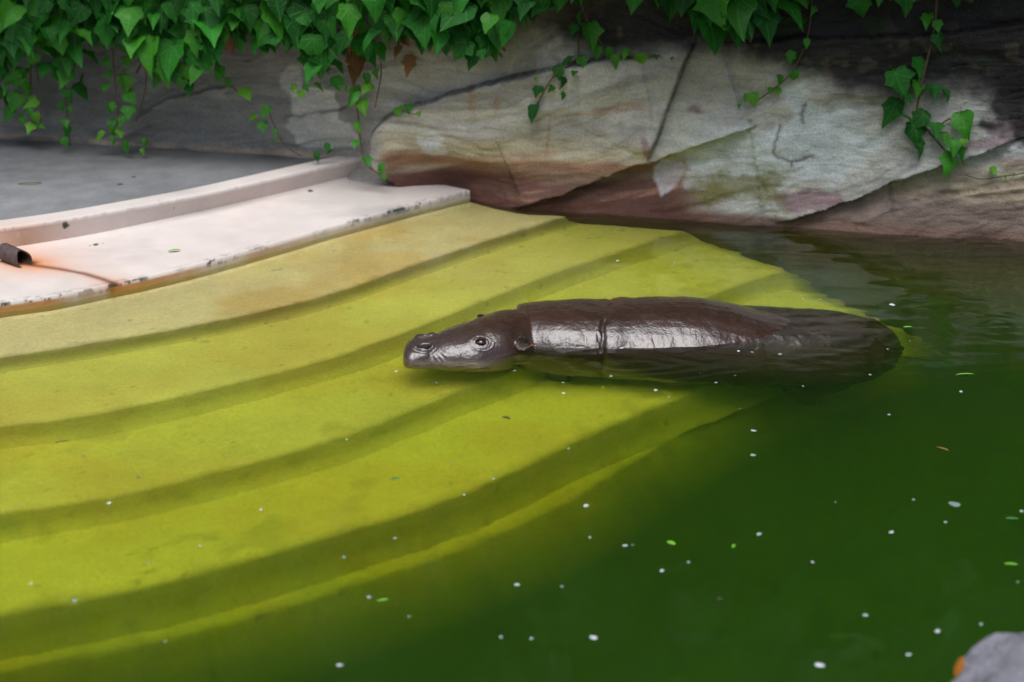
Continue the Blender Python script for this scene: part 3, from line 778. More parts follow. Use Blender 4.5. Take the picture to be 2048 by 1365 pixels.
# dense curtains at the top of the wall
def curtain(label, low, n, seed, dead=0, outr=(.08, .26), sizes=(30, 78), fresh=.12):
    rnd = random.Random(seed)
    us = [a for a, _ in low]; vsx = [b for _, b in low]
    root = empty('ivy_curtain', Vector(on_wall(.5 * (us[0] + us[-1]), -60, .1))); tag(root, label, 'ivy')
    for i in range(int((us[-1] - us[0]) / 60)):
        u = rnd.uniform(us[0], us[-1]); b = np.interp(u, us, vsx)
        stem(root, [on_wall(u + rnd.uniform(-25, 25) * j, -90 + (b + 80) * j / 3, .05) for j in range(4)], .005)
    k = 0; tries = 0; done = []
    while k < n and tries < n * 60:
        tries += 1
        u = rnd.uniform(us[0] - 10, us[-1] + 10); b = np.interp(u, us, vsx)
        v = rnd.uniform(-95, b)
        w = rnd.uniform(*sizes) * (.72 if v > b - 35 else 1)
        v -= w * .45
        if any((u - x) ** 2 + (v - y) ** 2 < (.36 * min(w, q)) ** 2 for x, y, q in done): continue
        done.append((u, v, w))
        front = rnd.random()
        o = outr[0] + (outr[1] - outr[0]) * front * (1 - .5 * max(0, v) / 200)
        kind = 'old' if rnd.random() > fresh else 'mid'
        put_leaf(root, on_wall(u, v + w * .3, o), w / PXM, kind, rnd=rnd)
        k += 1
    for i in range(dead):
        u, v, w = DEAD[i % len(DEAD)]
        if us[0] <= u <= us[-1]: put_leaf(root, on_wall(u, v, .10), w / PXM, 'dead', rnd=rnd)
    return root
DEAD = [(466, 92, 40), (470, 75, 34), (700, 110, 46), (690, 95, 40), (715, 125, 44), (703, 150, 34), (805, 80, 34), (820, 130, 36), (640, 40, 34), (650, 60, 40), (712, 60, 34), (808, 25, 26), (800, 105, 26)]
curtain('thick dark green ivy curtain over the grey rock above the deck',
        [(-60, 250), (0, 150), (60, 95), (100, 95), (130, 150), (165, 140), (190, 95), (240, 75), (270, 120), (310, 165), (345, 190), (380, 185), (420, 150), (440, 110), (455, 70), (480, 60)], 265, 3, 13, fresh=.26)
curtain('thick ivy curtain with brown dead leaves among the green above the kerb end',
        [(480, 95), (520, 110), (560, 85), (590, 110), (610, 145), (650, 160), (680, 130), (700, 105), (730, 125), (760, 115), (790, 95), (820, 100), (850, 110), (880, 110), (910, 125), (960, 125), (1000, 110), (1020, 70), (1050, 35), (1120, 25), (1150, 5)], 270, 5, 13, fresh=.22)
curtain('small clump of big dark ivy leaves over the long crack in the rock',
        [(1270, 5), (1310, 22), (1360, 25), (1400, 70), (1440, 92), (1480, 98), (1520, 92), (1550, 80), (1570, 30), (1590, 5)], 42, 11, sizes=(55, 105), outr=(.08, .22), fresh=.08)
curtain('few dark ivy leaves hanging from the shaded top of the blackened rock',
        [(1690, 0), (1715, 30), (1745, 38), (1780, 15), (1830, 12), (1870, 8), (1905, 20), (1940, 5)], 16, 12, sizes=(50, 80), outr=(.06, .2), fresh=.1)

# the ivy bank that climbs on above the wall (seen in the water and on the wet hide): uncountable
def thicket():
    r = np.random.default_rng(4)
    base = [np.array([v.co[:] for v in m.vertices]) for m in LM['old']]
    fc = [[tuple(p.vertices) for p in m.polygons] for m in LM['old']]
    V, F, off = [], [], 0
    for i in range(9000):
        s = r.uniform(-4.6, 4.2); h = .98 + 2.9 * r.random() ** .8
        ov = .30 + .18 * math.sin(s * 2.1) + .10 * (s > .3) + .1 * r.random()
        out = ov * min(1, (h - .9) * 2.2) * r.uniform(.45, 1.05) - .25 * max(0, h - 1.6)
        P = wall_pt(s, h, out)
        w = r.uniform(.10, .20); k = r.integers(0, 4)
        e = Matrix.Rotation(r.normal(0, .5), 3, 'Z') @ Matrix.Rotation(math.pi / 2 - r.normal(.5, .35), 3, 'X') @ Matrix.Rotation(r.normal(0, .5), 3, 'Z')
        V.append(base[k] @ np.array(e).T * w + P)
        F += [tuple(x + off for x in f) for f in fc[k]]; off += len(base[k])
    me = mesh('ivy_thicket', np.concatenate(V), F, ML_OLD)
    o = link('ivy_thicket', me); tag(o, 'mass of dark ivy climbing on above the rock face', 'ivy', kind='stuff')
    # woody earth bank it grows on
    xs = np.linspace(-4.6, 4.2, 60); zs = np.linspace(1.2, 4.2, 16)
    X, Z = np.meshgrid(xs, zs)
    Y = W0 + WS * X + LEAN * Z + .02 + .25 * np.maximum(Z - 1.5, 0) + .15 * (fbm(X, Z, 1, 3) - .5) - .15
    b = link('bank', mesh('bank', np.c_[X.ravel(), Y.ravel(), Z.ravel()], gridfaces(16, 60), simple_mat('bank_soil', (.03, .025, .018), .95, .4, 6, .6, 20)))
    tag(b, 'dark earth bank above the rock face', kind='structure')
thicket()
# ------------------------------------------------------------------ the pygmy hippo
def px_x(u): return (u - 1024) / 596.0
def loft(rings, n=48):
    """rings: (x, y, half width, top, bottom, upper half height, squareness); closed shell"""
    R = np.array(rings, float)
    # resample smoothly along the axis
    t = np.r_[0, np.cumsum(np.linalg.norm(np.diff(R[:, :2], axis=0), axis=1) + 1e-4)]
    Q = catmull(R, 90)
    V, F = [], []
    for x, y, w, top, bot, hu, sq in Q:
        w = max(w, .002); zc = top - hu; hd = max(zc - bot, .004)
        for k in range(n):
            a = 2 * math.pi * k / n
            c, s = math.cos(a), math.sin(a)
            yy = math.copysign(abs(c) ** (2 / sq), c) * w
            zz = math.copysign(abs(s) ** (2 / sq), s) * (hu if s > 0 else hd)
            V.append((x, y + yy, zc + zz))
    m = len(Q)
    for i in range(m - 1):
        for k in range(n):
            F.append((i * n + k, (i + 1) * n + k, (i + 1) * n + (k + 1) % n, i * n + (k + 1) % n))
    F.append(tuple(range(n))); F.append(tuple(range((m - 1) * n, m * n))[::-1])
    return V, F
def ellipsoid(c, r, axes=None, n=20):
    V, F = [], []
    A = np.eye(3) if axes is None else np.array(axes)
    for i in range(n + 1):
        th = math.pi * i / n
        for k in range(2 * n):
            ph = math.pi * k / n
            q = np.array([math.sin(th) * math.cos(ph) * r[0], math.sin(th) * math.sin(ph) * r[1], math.cos(th) * r[2]])
            V.append(np.array(c) + q @ A)
    for i in range(n):
        for k in range(2 * n):
            a, b = i * 2 * n + k, i * 2 * n + (k + 1) % (2 * n)
            F.append((a, a + 2 * n, b + 2 * n, b))
    return V, F
HY = 5.995                                          # the trunk's axis line
body = [  # x, y, half width, top, bottom, upper half height, squareness
    (px_x(1028), -.010, .10, .000, -0.2, .12, 2.1), (px_x(1031), -.008, .150, .040, -0.25, .16, 2.2), (px_x(1040), -.006, .182, .060, -0.28, .165, 2.5), (px_x(1060), 0, .200, .066, -0.3, .175, 2.5),
    (px_x(1130), 0, .222, .073, -0.335, .185, 2.5), (px_x(1195), .005, .236, .074, -0.345, .195, 2.45), (px_x(1230), .006, .246, .074, -0.35, .21, 2.3),
    (px_x(1330), .02, .290, .080, -0.375, .26, 2.05), (px_x(1410), .03, .300, .073, -0.4, .27, 2.0), (px_x(1480), .038, .300, .047, -0.42, .27, 2.0), (px_x(1540), .045, .284, .014, -0.44, .24, 2.2),
    (px_x(1610), .055, .282, -.008, -0.45, .25, 2.15), (px_x(1690), .07, .264, -.034, -0.45, .24, 2.1), (px_x(1750), .08, .222, -.075, -0.43, .20, 2.0), (px_x(1790), .088, .150, -.13, -0.38, .14, 2.0), (px_x(1812), .092, .05, -.21, -0.3, .05, 2.0)]
head = [
    (px_x(815), -.240, .048, .004, -.055, .036, 2.4), (px_x(820), -.238, .080, .024, -.074, .052, 2.6), (px_x(833), -.232, .098, .035, -.088, .062, 2.6), (px_x(854), -.220, .102, .034, -.10, .066, 2.5),
    (px_x(880), -0.204, 0.116, .044, -.115, 0.082, 2.4), (px_x(908), -0.186, 0.134, .054, -.135, 0.09, 2.4), (px_x(934), -0.168, 0.15, .061, -.155, 0.102, 2.35), (px_x(962), -0.146, 0.168, .071, -.175, 0.114, 2.3),
    (px_x(990), -0.12, 0.178, .077, -.19, 0.124, 2.25), (px_x(1016), -0.092, 0.18, .077, -.20, 0.128, 2.2), (px_x(1040), -.060, .168, .070, -.21, .13, 2.15), (px_x(1075), -.030, .162, .050, -.23, .13, 2.1), (px_x(1110), -.01, .13, .02, -.22, .12, 2.0)]
shells = [loft(body), loft(head)]
def leg(x, y, top, z0, bend, r0, r1):
    pts = catmull([(x, y, top), (x + bend * .5, y * 1.02, top * .5 + z0 * .5 + .03), (x, y, z0 + .09), (x - .012, y, z0 + .035), (x - .03, y, z0)], 30)
    rr = np.interp(np.linspace(0, 1, 30), [0, .4, .72, .88, 1], [r0, (r0 + r1) * .55, r1, r1 * 1.08, r1 * 1.2])
    return tube(pts, rr, 20)
LEGS = [(px_x(1135), -.05, -.20, -.385, .03, .095, .060), (px_x(1150), .13, -.16, -.270, -.03, .085, .060), (px_x(1625), -.05, -.28, -.58, .06, .13, .066), (px_x(1660), .22, -.26, -.52, .04, .12, .066)]
shells += [leg(*l) for l in LEGS]
# short tail
shells.append(tube(catmull([(px_x(1780), .085, -.24), (px_x(1808), .092, -.29), (px_x(1812), .093, -.38)], 14), np.linspace(.028, .010, 14), 12))
hv = {}
def head_mid(x):
    r = np.array(head); return float(np.interp(x, r[:, 0], r[:, 1]))
# brow ridges, nostril mounds and ears, both sides
for sgn in (-1, 1):
    xe = px_x(955); ye = head_mid(xe)
    shells.append(ellipsoid((xe - .004, ye + sgn * .080, .022), (.056, .034, .028)))
    xn = px_x(846); yn = head_mid(xn)
    shells.append(ellipsoid((xn + .006, yn + sgn * .056, -.004), (.048, .036, .034)))
    # ears: a short stalk and a cupped blade
    xe, ye = px_x(1034), head_mid(px_x(1034)) + sgn * .138
    shells.append(ellipsoid((xe + .002, ye, .016), (.016, .018, .016)))
V, F, off = [], [], 0
for v, f in shells:
    V += [tuple(map(float, q)) for q in v]; F += [tuple(i + off for i in q) for q in f]; off += len(v)
raw = link('raw', mesh('raw', V, F))
md = raw.modifiers.new('r', 'REMESH'); md.mode = 'VOXEL'; md.voxel_size = .0036
sm = raw.modifiers.new('s', 'SMOOTH'); sm.factor = .5; sm.iterations = 7
dg = bpy.context.evaluated_depsgraph_get()
me = bpy.data.meshes.new_from_object(raw.evaluated_get(dg))
bpy.data.objects.remove(raw)
nv = len(me.vertices)
co = np.empty(nv * 3); me.vertices.foreach_get('co', co); co = co.reshape(-1, 3)
no = np.empty(nv * 3); me.vertices.foreach_get('normal', no); no = no.reshape(-1, 3)
faces_ = [tuple(p.vertices) for p in me.polygons]
hb_ = BVHTree.FromPolygons([tuple(c) for c in co], faces_)
def hit(u, v):                                       # the hide along a line of sight
    d = ray(u, v); q = hb_.ray_cast(Vector(EYE - np.array([0, HY, 0])), Vector(d), 30)
    return np.array(q[0]), np.array(q[1])
dz = np.zeros(nv)
X, Y, Z = co[:, 0], co[:, 1], co[:, 2]
# deep skin fold behind the shoulder and lesser folds
fx = px_x(1213) + .045 * (Z - .04) + .020 * np.sin(Y * 13 + .6) + .012 * (vnoise(Y * 22, Z * 22, 2.0) - .5)
fw = .35 + .65 * smoothstep(.25, .7, vnoise(Y * 16, Z * 16, 4.0))
dz += -.0085 * fw * np.exp(-((X - fx) / (.005 + .004 * fw)) ** 2) * (.35 + .65 * smoothstep(.02, .15, np.abs(Y))) + .004 * np.exp(-((X - fx - .04) / .03) ** 2) - .002 * np.exp(-((X - fx + .05) / .03) ** 2)
side = smoothstep(.10, .17, np.abs(Y))
for u, a in ((1172, .0022), (1190, .0030), (1199, .0014), (1246, .0016), (1290, .0018), (1120, .0008)):
    x0 = px_x(u) + .02 * np.sin(Z * 14 + u) + .01 * (vnoise(Z * 30, Y * 10, u) - .5)
    dz += -a * np.exp(-((X - x0) / .0042) ** 2) * side * smoothstep(.055, .02, Z) * smoothstep(.35, .7, vnoise(Z * 34, Y * 12, u * .7) + .1)
# broad unevenness of muscle and fat, fine wrinkles
dz += .006 * (fbm(X * 7, Y * 7, Z * 7, 3) - .5) * smoothstep(px_x(1050), px_x(1120), X)
dz += .0022 * (fbm(X * 60, Y * 30, Z * 30, 3) - .5) + .0040 * (fbm(X * 24, Y * 16, Z * 16, 2) - .5)
EYEP, NOSP, NOSR = {}, {}, {}
pe, ne = hit(962, 684); pn, nn = hit(849, 696)
hx = lambda p: np.array([p[0], 2 * head_mid(p[0]) - p[1], p[2]])
for sgn, p_eye, p_nos in ((-1, pe, pn), (1, hx(pe), hx(pn))):
    m = np.array([1, -sgn, 1.]) if sgn > 0 else np.ones(3)
    n_e = ne * (np.array([1, -1, 1]) if sgn > 0 else 1); n_n = nn * (np.array([1, -1, 1]) if sgn > 0 else 1)
    tx = np.array([1, 0, 0]) - n_e * n_e[0]; tx /= np.linalg.norm(tx); tz = np.cross(n_e, tx) ; tz *= np.sign(tz[2])
    q = co - p_eye; a, b = q @ tx, q @ tz; near = np.linalg.norm(q, axis=1) < .09
    r = np.hypot(a / 1.25, b) / .80
    up_ = np.where(b > 0, .45, .10)
    e = -.012 * smoothstep(.0165, .010, r) + up_ * (.0034 * np.exp(-((r - .021) / .004) ** 2) - .0022 * np.exp(-((r - .0275) / .003) ** 2) + .0016 * np.exp(-((r - .033) / .004) ** 2))
    e += np.where(b < .004, -.0020 * np.exp(-((r - .036) / .0022) ** 2) + .0016 * np.exp(-((r - .041) / .003) ** 2), 0) * smoothstep(.2, .6, vnoise(a * 60, b * 60, 2) + .2)
    dz += np.where(near, e, 0)
    EYEP[sgn] = (p_eye, n_e, tx, tz)
    tx = np.array([1, 0, 0]) - n_n * n_n[0]; tx /= np.linalg.norm(tx); tz = np.cross(n_n, tx); tz *= np.sign(tz[2])
    q = co - p_nos; near = np.linalg.norm(q, axis=1) < .07
    a0, b0 = q @ tx, q @ tz; an = math.radians(24) ; a, b = a0 * math.cos(an) + b0 * math.sin(an), -a0 * math.sin(an) + b0 * math.cos(an)
    r = np.hypot(a / .021, (b + .15 * a - 6 * a * a) / .0140)
    NOSR[sgn] = np.where(near, r, 9.0)
    e = -.024 * smoothstep(1.0, .5, r) + .0065 * np.exp(-((r - 1.35) / .28) ** 2) - .0022 * np.exp(-((r - 2.2) / .25) ** 2)
    dz += np.where(near, e, 0)
    NOSP[sgn] = p_nos
# wrinkles across the muzzle behind the nostrils, mouth line
ms = smoothstep(px_x(930), px_x(900), X) * smoothstep(px_x(858), px_x(872), X)
dz += .0010 * ms * np.sin((X + .5 * Z) * 380 + 14 * vnoise(X * 22, Y * 22, Z * 22)) * smoothstep(.35, .65, vnoise(X * 26 + 5, Y * 26, Z * 26))
ml = -.034 + .02 * smoothstep(px_x(900), px_x(950), X)
dz += -.006 * np.exp(-((Z - ml) / .0045) ** 2) * smoothstep(px_x(965), px_x(945), X) * smoothstep(px_x(815), px_x(830), X)
co2 = co + no * dz[:, None]
me.vertices.foreach_set('co', co2.ravel())
me.polygons.foreach_set('use_smooth', [True] * len(me.polygons))
# hide colour: brown above, greyer pink muzzle and cheek
nz1 = fbm(X * 9, Y * 9, Z * 9, 4); nz2 = fbm(X * 45, Y * 45, Z * 45, 3)
hc = np.ones((nv, 3)) * rgb(54, 37, 30)
k = smoothstep(.35, .7, nz1)[:, None]; hc = hc * (1 - .5 * k) + rgb(72, 46, 36) * .5 * k
k = (smoothstep(px_x(1000), px_x(880), X) * .6)[:, None]; hc = hc * (1 - k) + rgb(74, 62, 60) * k
k = (smoothstep(.012, -.02, Z) * smoothstep(px_x(1060), px_x(960), X) * smoothstep(.32, .55, nz1 + .08) * .7)[:, None]; hc = hc * (1 - k) + rgb(170, 138, 124) * k
for sgn in (-1, 1):
    k = (smoothstep(1.0, .7, NOSR[sgn]) * .92)[:, None]; hc = hc * (1 - k) + rgb(26, 18, 16) * k  # nostril hole's inner shade put into the hide colour
    r = np.linalg.norm(co2 - EYEP[sgn][0], axis=1)
    k = (smoothstep(.024, .012, r) * .7)[:, None]; hc = hc * (1 - k) + rgb(30, 24, 24) * k
hc *= (1 + .5 * (nz2 - .5))[:, None]
at = me.attributes.new('tint', 'FLOAT_COLOR', 'POINT')
at.data.foreach_set('color', np.c_[hc, np.ones(nv)].astype(np.float32).ravel())
t = NT('wet_hide'); p = t.coord('Object')
f = t.ramp(t.noise(160, 4, .7, p), [(.3, .7), (.55, 1.0), (.8, 1.25)])
t.t.links.new(t.mix(1.0, t.attr(), f, 'MULTIPLY'), t.b.inputs['Base Color'])
t.b.inputs['Roughness'].default_value = .6
t.b.inputs['Specular IOR Level'].default_value = .12
t.b.inputs['Coat Weight'].default_value = 1.0; t.b.inputs['Coat IOR'].default_value = 1.72; t.b.inputs['Coat Roughness'].default_value = .06
vo = t.n('TexVoronoi'); t.t.links.new(p, vo.inputs['Vector']); vo.inputs['Scale'].default_value = 120
h1 = t.noise(130, 5, .65, p); h2 = t.noise(38, 4, .6, p)
hh = t.math('ADD', t.math('MULTIPLY', h1, .8), t.math('ADD', t.math('MULTIPLY', vo.outputs['Distance'], .35), t.math('MULTIPLY', h2, 1.2)))
bp = t.bump(hh, .34, .004)
t.t.links.new(bp, t.b.inputs['Normal']); t.t.links.new(t.bump(hh, .34, .004), t.b.inputs['Coat Normal'])
me.materials.clear(); me.materials.append(t.m)
hippo = empty('pygmy_hippo', (0, HY, 0)); tag(hippo, 'wet dark brown pygmy hippo wading with head and back above the water', 'hippo')
link('body', me, hippo)
# eyes
t = NT('eyeball'); p = t.coord('Object')
sx = t.n('SeparateXYZ'); t.t.links.new(p, sx.inputs[0])
rr = t.math('SQRT', t.math('ADD', t.math('MULTIPLY', sx.outputs[0], sx.outputs[0]), t.math('MULTIPLY', sx.outputs[1], sx.outputs[1])))
t.t.links.new(t.ramp(rr, [(0, (.004, .004, .004)), (.0034, (.004, .004, .004)), (.0042, (.14, .035, .014)), (.0084, (.07, .02, .010)), (.0094, (.03, .022, .02)), (.02, (.06, .045, .04))]), t.b.inputs['Base Color'])
t.b.inputs['Roughness'].default_value = .05; t.b.inputs['Coat Weight'].default_value = 1; t.b.inputs['Coat Roughness'].default_value = .02
MAT_EYE = t.m
MAT_LID = simple_mat('eyelid_hide', rgb(46, 36, 34), .42, .2, 90, .3, 200, .3)
ev, ef = ellipsoid((0, 0, 0), (.0150, .0150, .0146), None, 16)
eme = mesh('eye', ev, ef, MAT_EYE)
for sgn in (-1, 1):
    pE, nE, tx, tz = EYEP[sgn]
    o = link('eye', eme, hippo)
    look = nE * .9 + np.array([-.25, 0, -.12]); look /= np.linalg.norm(look)
    o.rotation_euler = Vector(look).to_track_quat('Z', 'Y').to_euler()
    o.location = Vector(pE - nE * .0112)
    # upper and lower lid folds
    for up, k in ((1, 'eyelid'), (-1, 'eyelid')):
        pts = []
        for a in np.linspace(-1.15, 1.15, 15):
            w = math.sin(a) * .0165
            pts.append(pE + tx * w + tz * up * (.0100 if up > 0 else .0084) * math.cos(a) ** .9 + nE * (.0026 * math.cos(a) - .0012 + (.0015 if up > 0 else 0)))
        v_, f_ = tube(catmull(pts, 24), .0028 * np.sin(np.linspace(.35, math.pi - .35, 24)) + .0007, 8)
        link('eyelid', mesh('eyelid', v_, f_, MAT_LID), hippo)
# ears: cupped leaf-like blades with a pale ragged rim
MAT_EAR = simple_mat('ear_hide', rgb(100, 84, 74), .5, .5, 120, .7, 160)
MAT_EARIN = simple_mat('ear_inside', rgb(66, 52, 46), .6, .5, 140, .6, 160)
MAT_TAG = simple_mat('ear_tip', rgb(196, 104, 52), .5, .3, 120, .3, 120)
def ear(sgn):
    if sgn < 0: p0, n0 = hit(1036, 686)
    else:
        p0, n0 = hit(1036, 686); p0 = hx(p0); n0 = n0 * np.array([1, -1, 1])
    out = np.array([.30, sgn * .85, .25]); out /= np.linalg.norm(out)
    ax = np.array([.93, sgn * .30, -.02]); ax -= out * (ax @ out); ax /= np.linalg.norm(ax)
    up = np.cross(out, ax); up *= np.sign(up[2])
    V, F = [], []; nu, nw = 15, 13
    for side_ in (0, 1):
        for i in range(nu):
            s = i / (nu - 1)
            wid = .0225 * (math.sin(math.pi * min(1, .24 + s * .72)) ** .8)
            for j in range(nw):
                w = -1 + 2 * j / (nw - 1)
                cup = .011 * (w * w) * math.sin(math.pi * (.25 + .6 * s)) + .006 * s
                rag = .0016 * math.sin(17 * s + 5 * w) * abs(w)
                q = p0 - n0 * .006 + ax * (s * .060 * (1 - .30 * w * w) - .008) + up * (w * wid + rag + .002) + out * (.006 + cup - (.0045 if side_ else 0))
                V.append(q)
        F += [tuple(f) if side_ == 0 else tuple(f[::-1]) for f in gridfaces(nu, nw, side_ * nu * nw)]
    m = nu * nw
    rim = [i * nw for i in range(nu)] + [(nu - 1) * nw + j for j in range(1, nw)] + [i * nw + nw - 1 for i in range(nu - 2, -1, -1)] + [j for j in range(nw - 2, 0, -1)]
    for a, b in zip(rim, rim[1:] + rim[:1]): F.append((a, b, b + m, a + m))
    o = link('ear', mesh('ear', V, F, MAT_EAR), hippo)
    iv = [np.array(V[i * nw + j]) + out * .0012 for i in range(2, nu - 2) for j in range(3, nw - 3)]
    link('ear_hollow', mesh('ear_hollow', iv, gridfaces(nu - 4, nw - 6), MAT_EARIN), o)
    tv = [np.array(V[i * nw + j]) + out * .0016 for i in range(nu - 4, nu) for j in range(4, nw - 2)]
    link('ear_tip', mesh('ear_tip', tv, gridfaces(4, nw - 6), MAT_TAG), o)
ear(-1); ear(1)
# ------------------------------------------------------------------ the water
def ripples(x, y):
    z = .0034 * (fbm(x * 3.1, y * 5.2, .4, 2) - .5) + .0007 * (fbm(x * 12, y * 20, 1.4, 2) - .5)
    def rings(cx, cy_, lam, amp, r0, r1, ph=0, sq=1.0, noise=1.0):
        r = np.hypot(x - cx, (y - cy_) * sq) + noise * .30 * (fbm(x * 2.6 + cx, y * 4, 2.2, 4) - .5)
        return amp * smoothstep(.3, .7, fbm(x * 4, y * 7 + cx, 6.1, 3)) * np.sin(2 * math.pi * r / lam + ph) * smoothstep(r0 - .12, r0 + .05, r) * smoothstep(r1, r0 + .1, r)
    cx, cy_ = at_z(1600, 690)[:2]
    z += rings(cx, cy_, .15, .0008, .02, .70, 0, 1.4, 2.0)
    z += rings(cx + .25, cy_ + .05, .09, .0006, .05, .55, 1.0, 1.2, 1.6)
    cx, cy_ = at_z(1990, 660)[:2]
    z += rings(cx, cy_, .085, .0006, .05, .65, .6, 1.0, 2.0)
    cx, cy_ = at_z(1960, 480)[:2]
    z += rings(cx, cy_, .11, .0010, .1, .9, 2.0)
    cx, cy_ = at_z(860, 725)[:2]
    z += rings(cx, cy_, .06, .00025, .06, .36, .3)
    cx, cy_ = at_z(1300, 730)[:2]
    z += rings(cx, cy_, .12, .0009, .10, .62, 0, 2.4, 1.2)
    z += .0040 * (fbm(x * 3.2, y * 17, 5.5, 3) - .5) * smoothstep(.5, 1.3, x + .35 * (y - 5.9)) * smoothstep(5.0, 5.7, y)
    return z
gxs = np.r_[np.linspace(-4.35, -2.3, 20), np.linspace(-2.28, 2.4, 390), np.linspace(2.42, 4.05, 20)]
gys = np.r_[np.linspace(3.2, 3.6, 6), np.linspace(3.62, 8.0, 340)]
GX, GY = np.meshgrid(gxs, gys)
GZ = ripples(GX, GY); GZ[0, :] = GZ[-1, :] = 0; GZ[:, 0] = GZ[:, -1] = 0
nr, nc = GX.shape
Vw = np.c_[GX.ravel(), GY.ravel(), GZ.ravel()]
Fw = [tuple(f) for f in gridfaces(nr, nc)]
lo = len(Vw)
Vw = np.vstack([Vw, [(gxs[0], gys[0], -1.55), (gxs[-1], gys[0], -1.55), (gxs[-1], gys[-1], -1.55), (gxs[0], gys[-1], -1.55)]])
Fw.append(tuple([lo, lo + 1] + list(range(nc - 1, -1, -1))))
Fw.append(tuple([lo + 1, lo + 2] + [r * nc + nc - 1 for r in range(nr - 1, -1, -1)]))
Fw.append(tuple([lo + 2, lo + 3] + [(nr - 1) * nc + c for c in range(nc)]))
Fw.append(tuple([lo + 3, lo] + [r * nc for r in range(nr)]))
Fw.append((lo + 3, lo + 2, lo + 1, lo))
t = NT('pool_water'); p = t.geo()
t.t.nodes.remove(t.b)
g = t.n('BsdfGlass'); g.inputs['IOR'].default_value = 1.333; g.inputs['Roughness'].default_value = 0.032
t.t.links.new(t.bump(t.math('ADD', t.noise(14, 3, .5, p), t.math('MULTIPLY', t.noise(45, 2, .5, p), .25)), .05, .02), g.inputs['Normal'])
t.t.links.new(g.outputs[0], t.out.inputs['Surface'])
ab = t.n('VolumeAbsorption')
ABS = (.50, .26, 2.2)                                  # per metre
dn = max(ABS)
ab.inputs['Color'].default_value = (1 - ABS[0] / dn, 1 - ABS[1] / dn, 1 - ABS[2] / dn, 1); ab.inputs['Density'].default_value = dn
SCA = (.070, .155, .085)                                    # suspended algae
sc2 = t.n('VolumeScatter'); dn = max(SCA)
sc2.inputs['Color'].default_value = (SCA[0] / dn, SCA[1] / dn, SCA[2] / dn, 1); sc2.inputs['Density'].default_value = dn
sc2.inputs['Anisotropy'].default_value = 0.0
ads = t.n('AddShader'); t.t.links.new(ab.outputs[0], ads.inputs[0]); t.t.links.new(sc2.outputs[0], ads.inputs[1])
t.t.links.new(ads.outputs[0], t.out.inputs['Volume'])
wme = mesh('water', Vw, Fw, t.m)
wat = link('water', wme); tag(wat, 'murky green pool water', kind='structure')
# ------------------------------------------------------------------ small things
# drain pipe let into the kerb
MAT_PIPE = simple_mat('pipe_iron', rgb(84, 68, 66), .6, .4, 60, .6, 120)
MAT_PIPEIN = simple_mat('pipe_rust_inside', rgb(60, 40, 28), .85, .5, 60, .8, 90)
pc = at_z(44, 522, LZ + .02)
pipe = empty('drain_pipe', Vector((pc[0], pc[1], LZ))); tag(pipe, 'short rusty drain pipe stub poking out of the pale kerb', 'pipe')
ax = np.array([.80, -.58, -.12]); ax /= np.linalg.norm(ax)
sd = np.cross(ax, [0, 0, 1]); sd /= np.linalg.norm(sd); upv = np.cross(sd, ax)
def pipe_shell(r, x0, x1, n=26, rag=0.0):
    V = []
    for x in np.linspace(x0, x1, 5):
        for k in range(n):
            a = 2 * math.pi * k / n
            xx = x + (rag * math.sin(3 * a) if x == x1 else 0) - (.022 * math.sin(a) if x == x1 else 0)
            V.append(ax * xx + sd * r * math.cos(a) * 1.1 + upv * r * math.sin(a) + np.array([0, 0, .026]))
    return V, n
Vo, n = pipe_shell(.031, -.10, .014, rag=.004)
Vi, _ = pipe_shell(.0265, -.10, .013, rag=.004)
link('pipe', mesh('pipe', Vo, [tuple(f) for f in [(i * n + k, i * n + (k + 1) % n, (i + 1) * n + (k + 1) % n, (i + 1) * n + k) for i in range(4) for k in range(n)]], MAT_PIPE), pipe)
m = 5 * n
Vr = Vo[-n:] + Vi[-n:]
link('rim', mesh('rim', Vr, [(k, (k + 1) % n, n + (k + 1) % n, n + k) for k in range(n)], MAT_PIPE, False), pipe)
fi = [(i * n + k, (i + 1) * n + k, (i + 1) * n + (k + 1) % n, i * n + (k + 1) % n) for i in range(4) for k in range(n)] + [tuple(range(n))]
link('bore', mesh('bore', Vi, fi, MAT_PIPEIN), pipe)

# foam flecks on the water
t = NT('foam'); p = t.geo()
t.t.links.new(t.ramp(t.n('ObjectInfo').outputs['Random'], [(0, (.16, .22, .20)), (.5, (.40, .47, .48)), (1, (.62, .66, .70))]), t.b.inputs['Base Color']); t.b.inputs['Roughness'].default_value = .5
t.t.links.new(t.bump(t.noise(300, 3, .6, p), .6, .002), t.b.inputs['Normal'])
MAT_FOAM = t.m
def fleck(seed, k=12):
    r = random.Random(seed); V = [(0, 0, .30)]
    for j, (rad, z) in enumerate(((.55, .26), (.92, .12), (1.0, -.06))):
        for i in range(k):
            a = 2 * math.pi * i / k
            q = rad * (1 + .16 * math.sin(2 * a + seed) + .10 * math.sin(3 * a + 2 * seed) + r.uniform(-.05, .05))
            V.append((q * math.cos(a), q * math.sin(a), z + r.uniform(-.03, .03)))
    F = [(0, 1 + i, 1 + (i + 1) % k) for i in range(k)]
    for j in range(2): F += [(1 + j * k + i, 1 + (j + 1) * k + i, 1 + (j + 1) * k + (i + 1) % k, 1 + j * k + (i + 1) % k) for i in range(k)]
    return mesh('foam_fleck', V, F, MAT_FOAM)
FM = [fleck(i) for i in range(5)]
def foam(u, v, w, label, group=None):
    P = at_z(u, v); o = link('foam_fleck', random.choice(FM))
    d = np.linalg.norm(P - EYE); s = w * .38 / FPX * d
    o.location = (P[0], P[1], .0008); s *= random.uniform(.7, 1.25); o.scale = (s * random.uniform(.8, 1.3), s * random.uniform(.8, 1.2), s * .5); o.rotation_euler = (0, 0, random.uniform(0, 6))
    tag(o, label, 'foam', group)
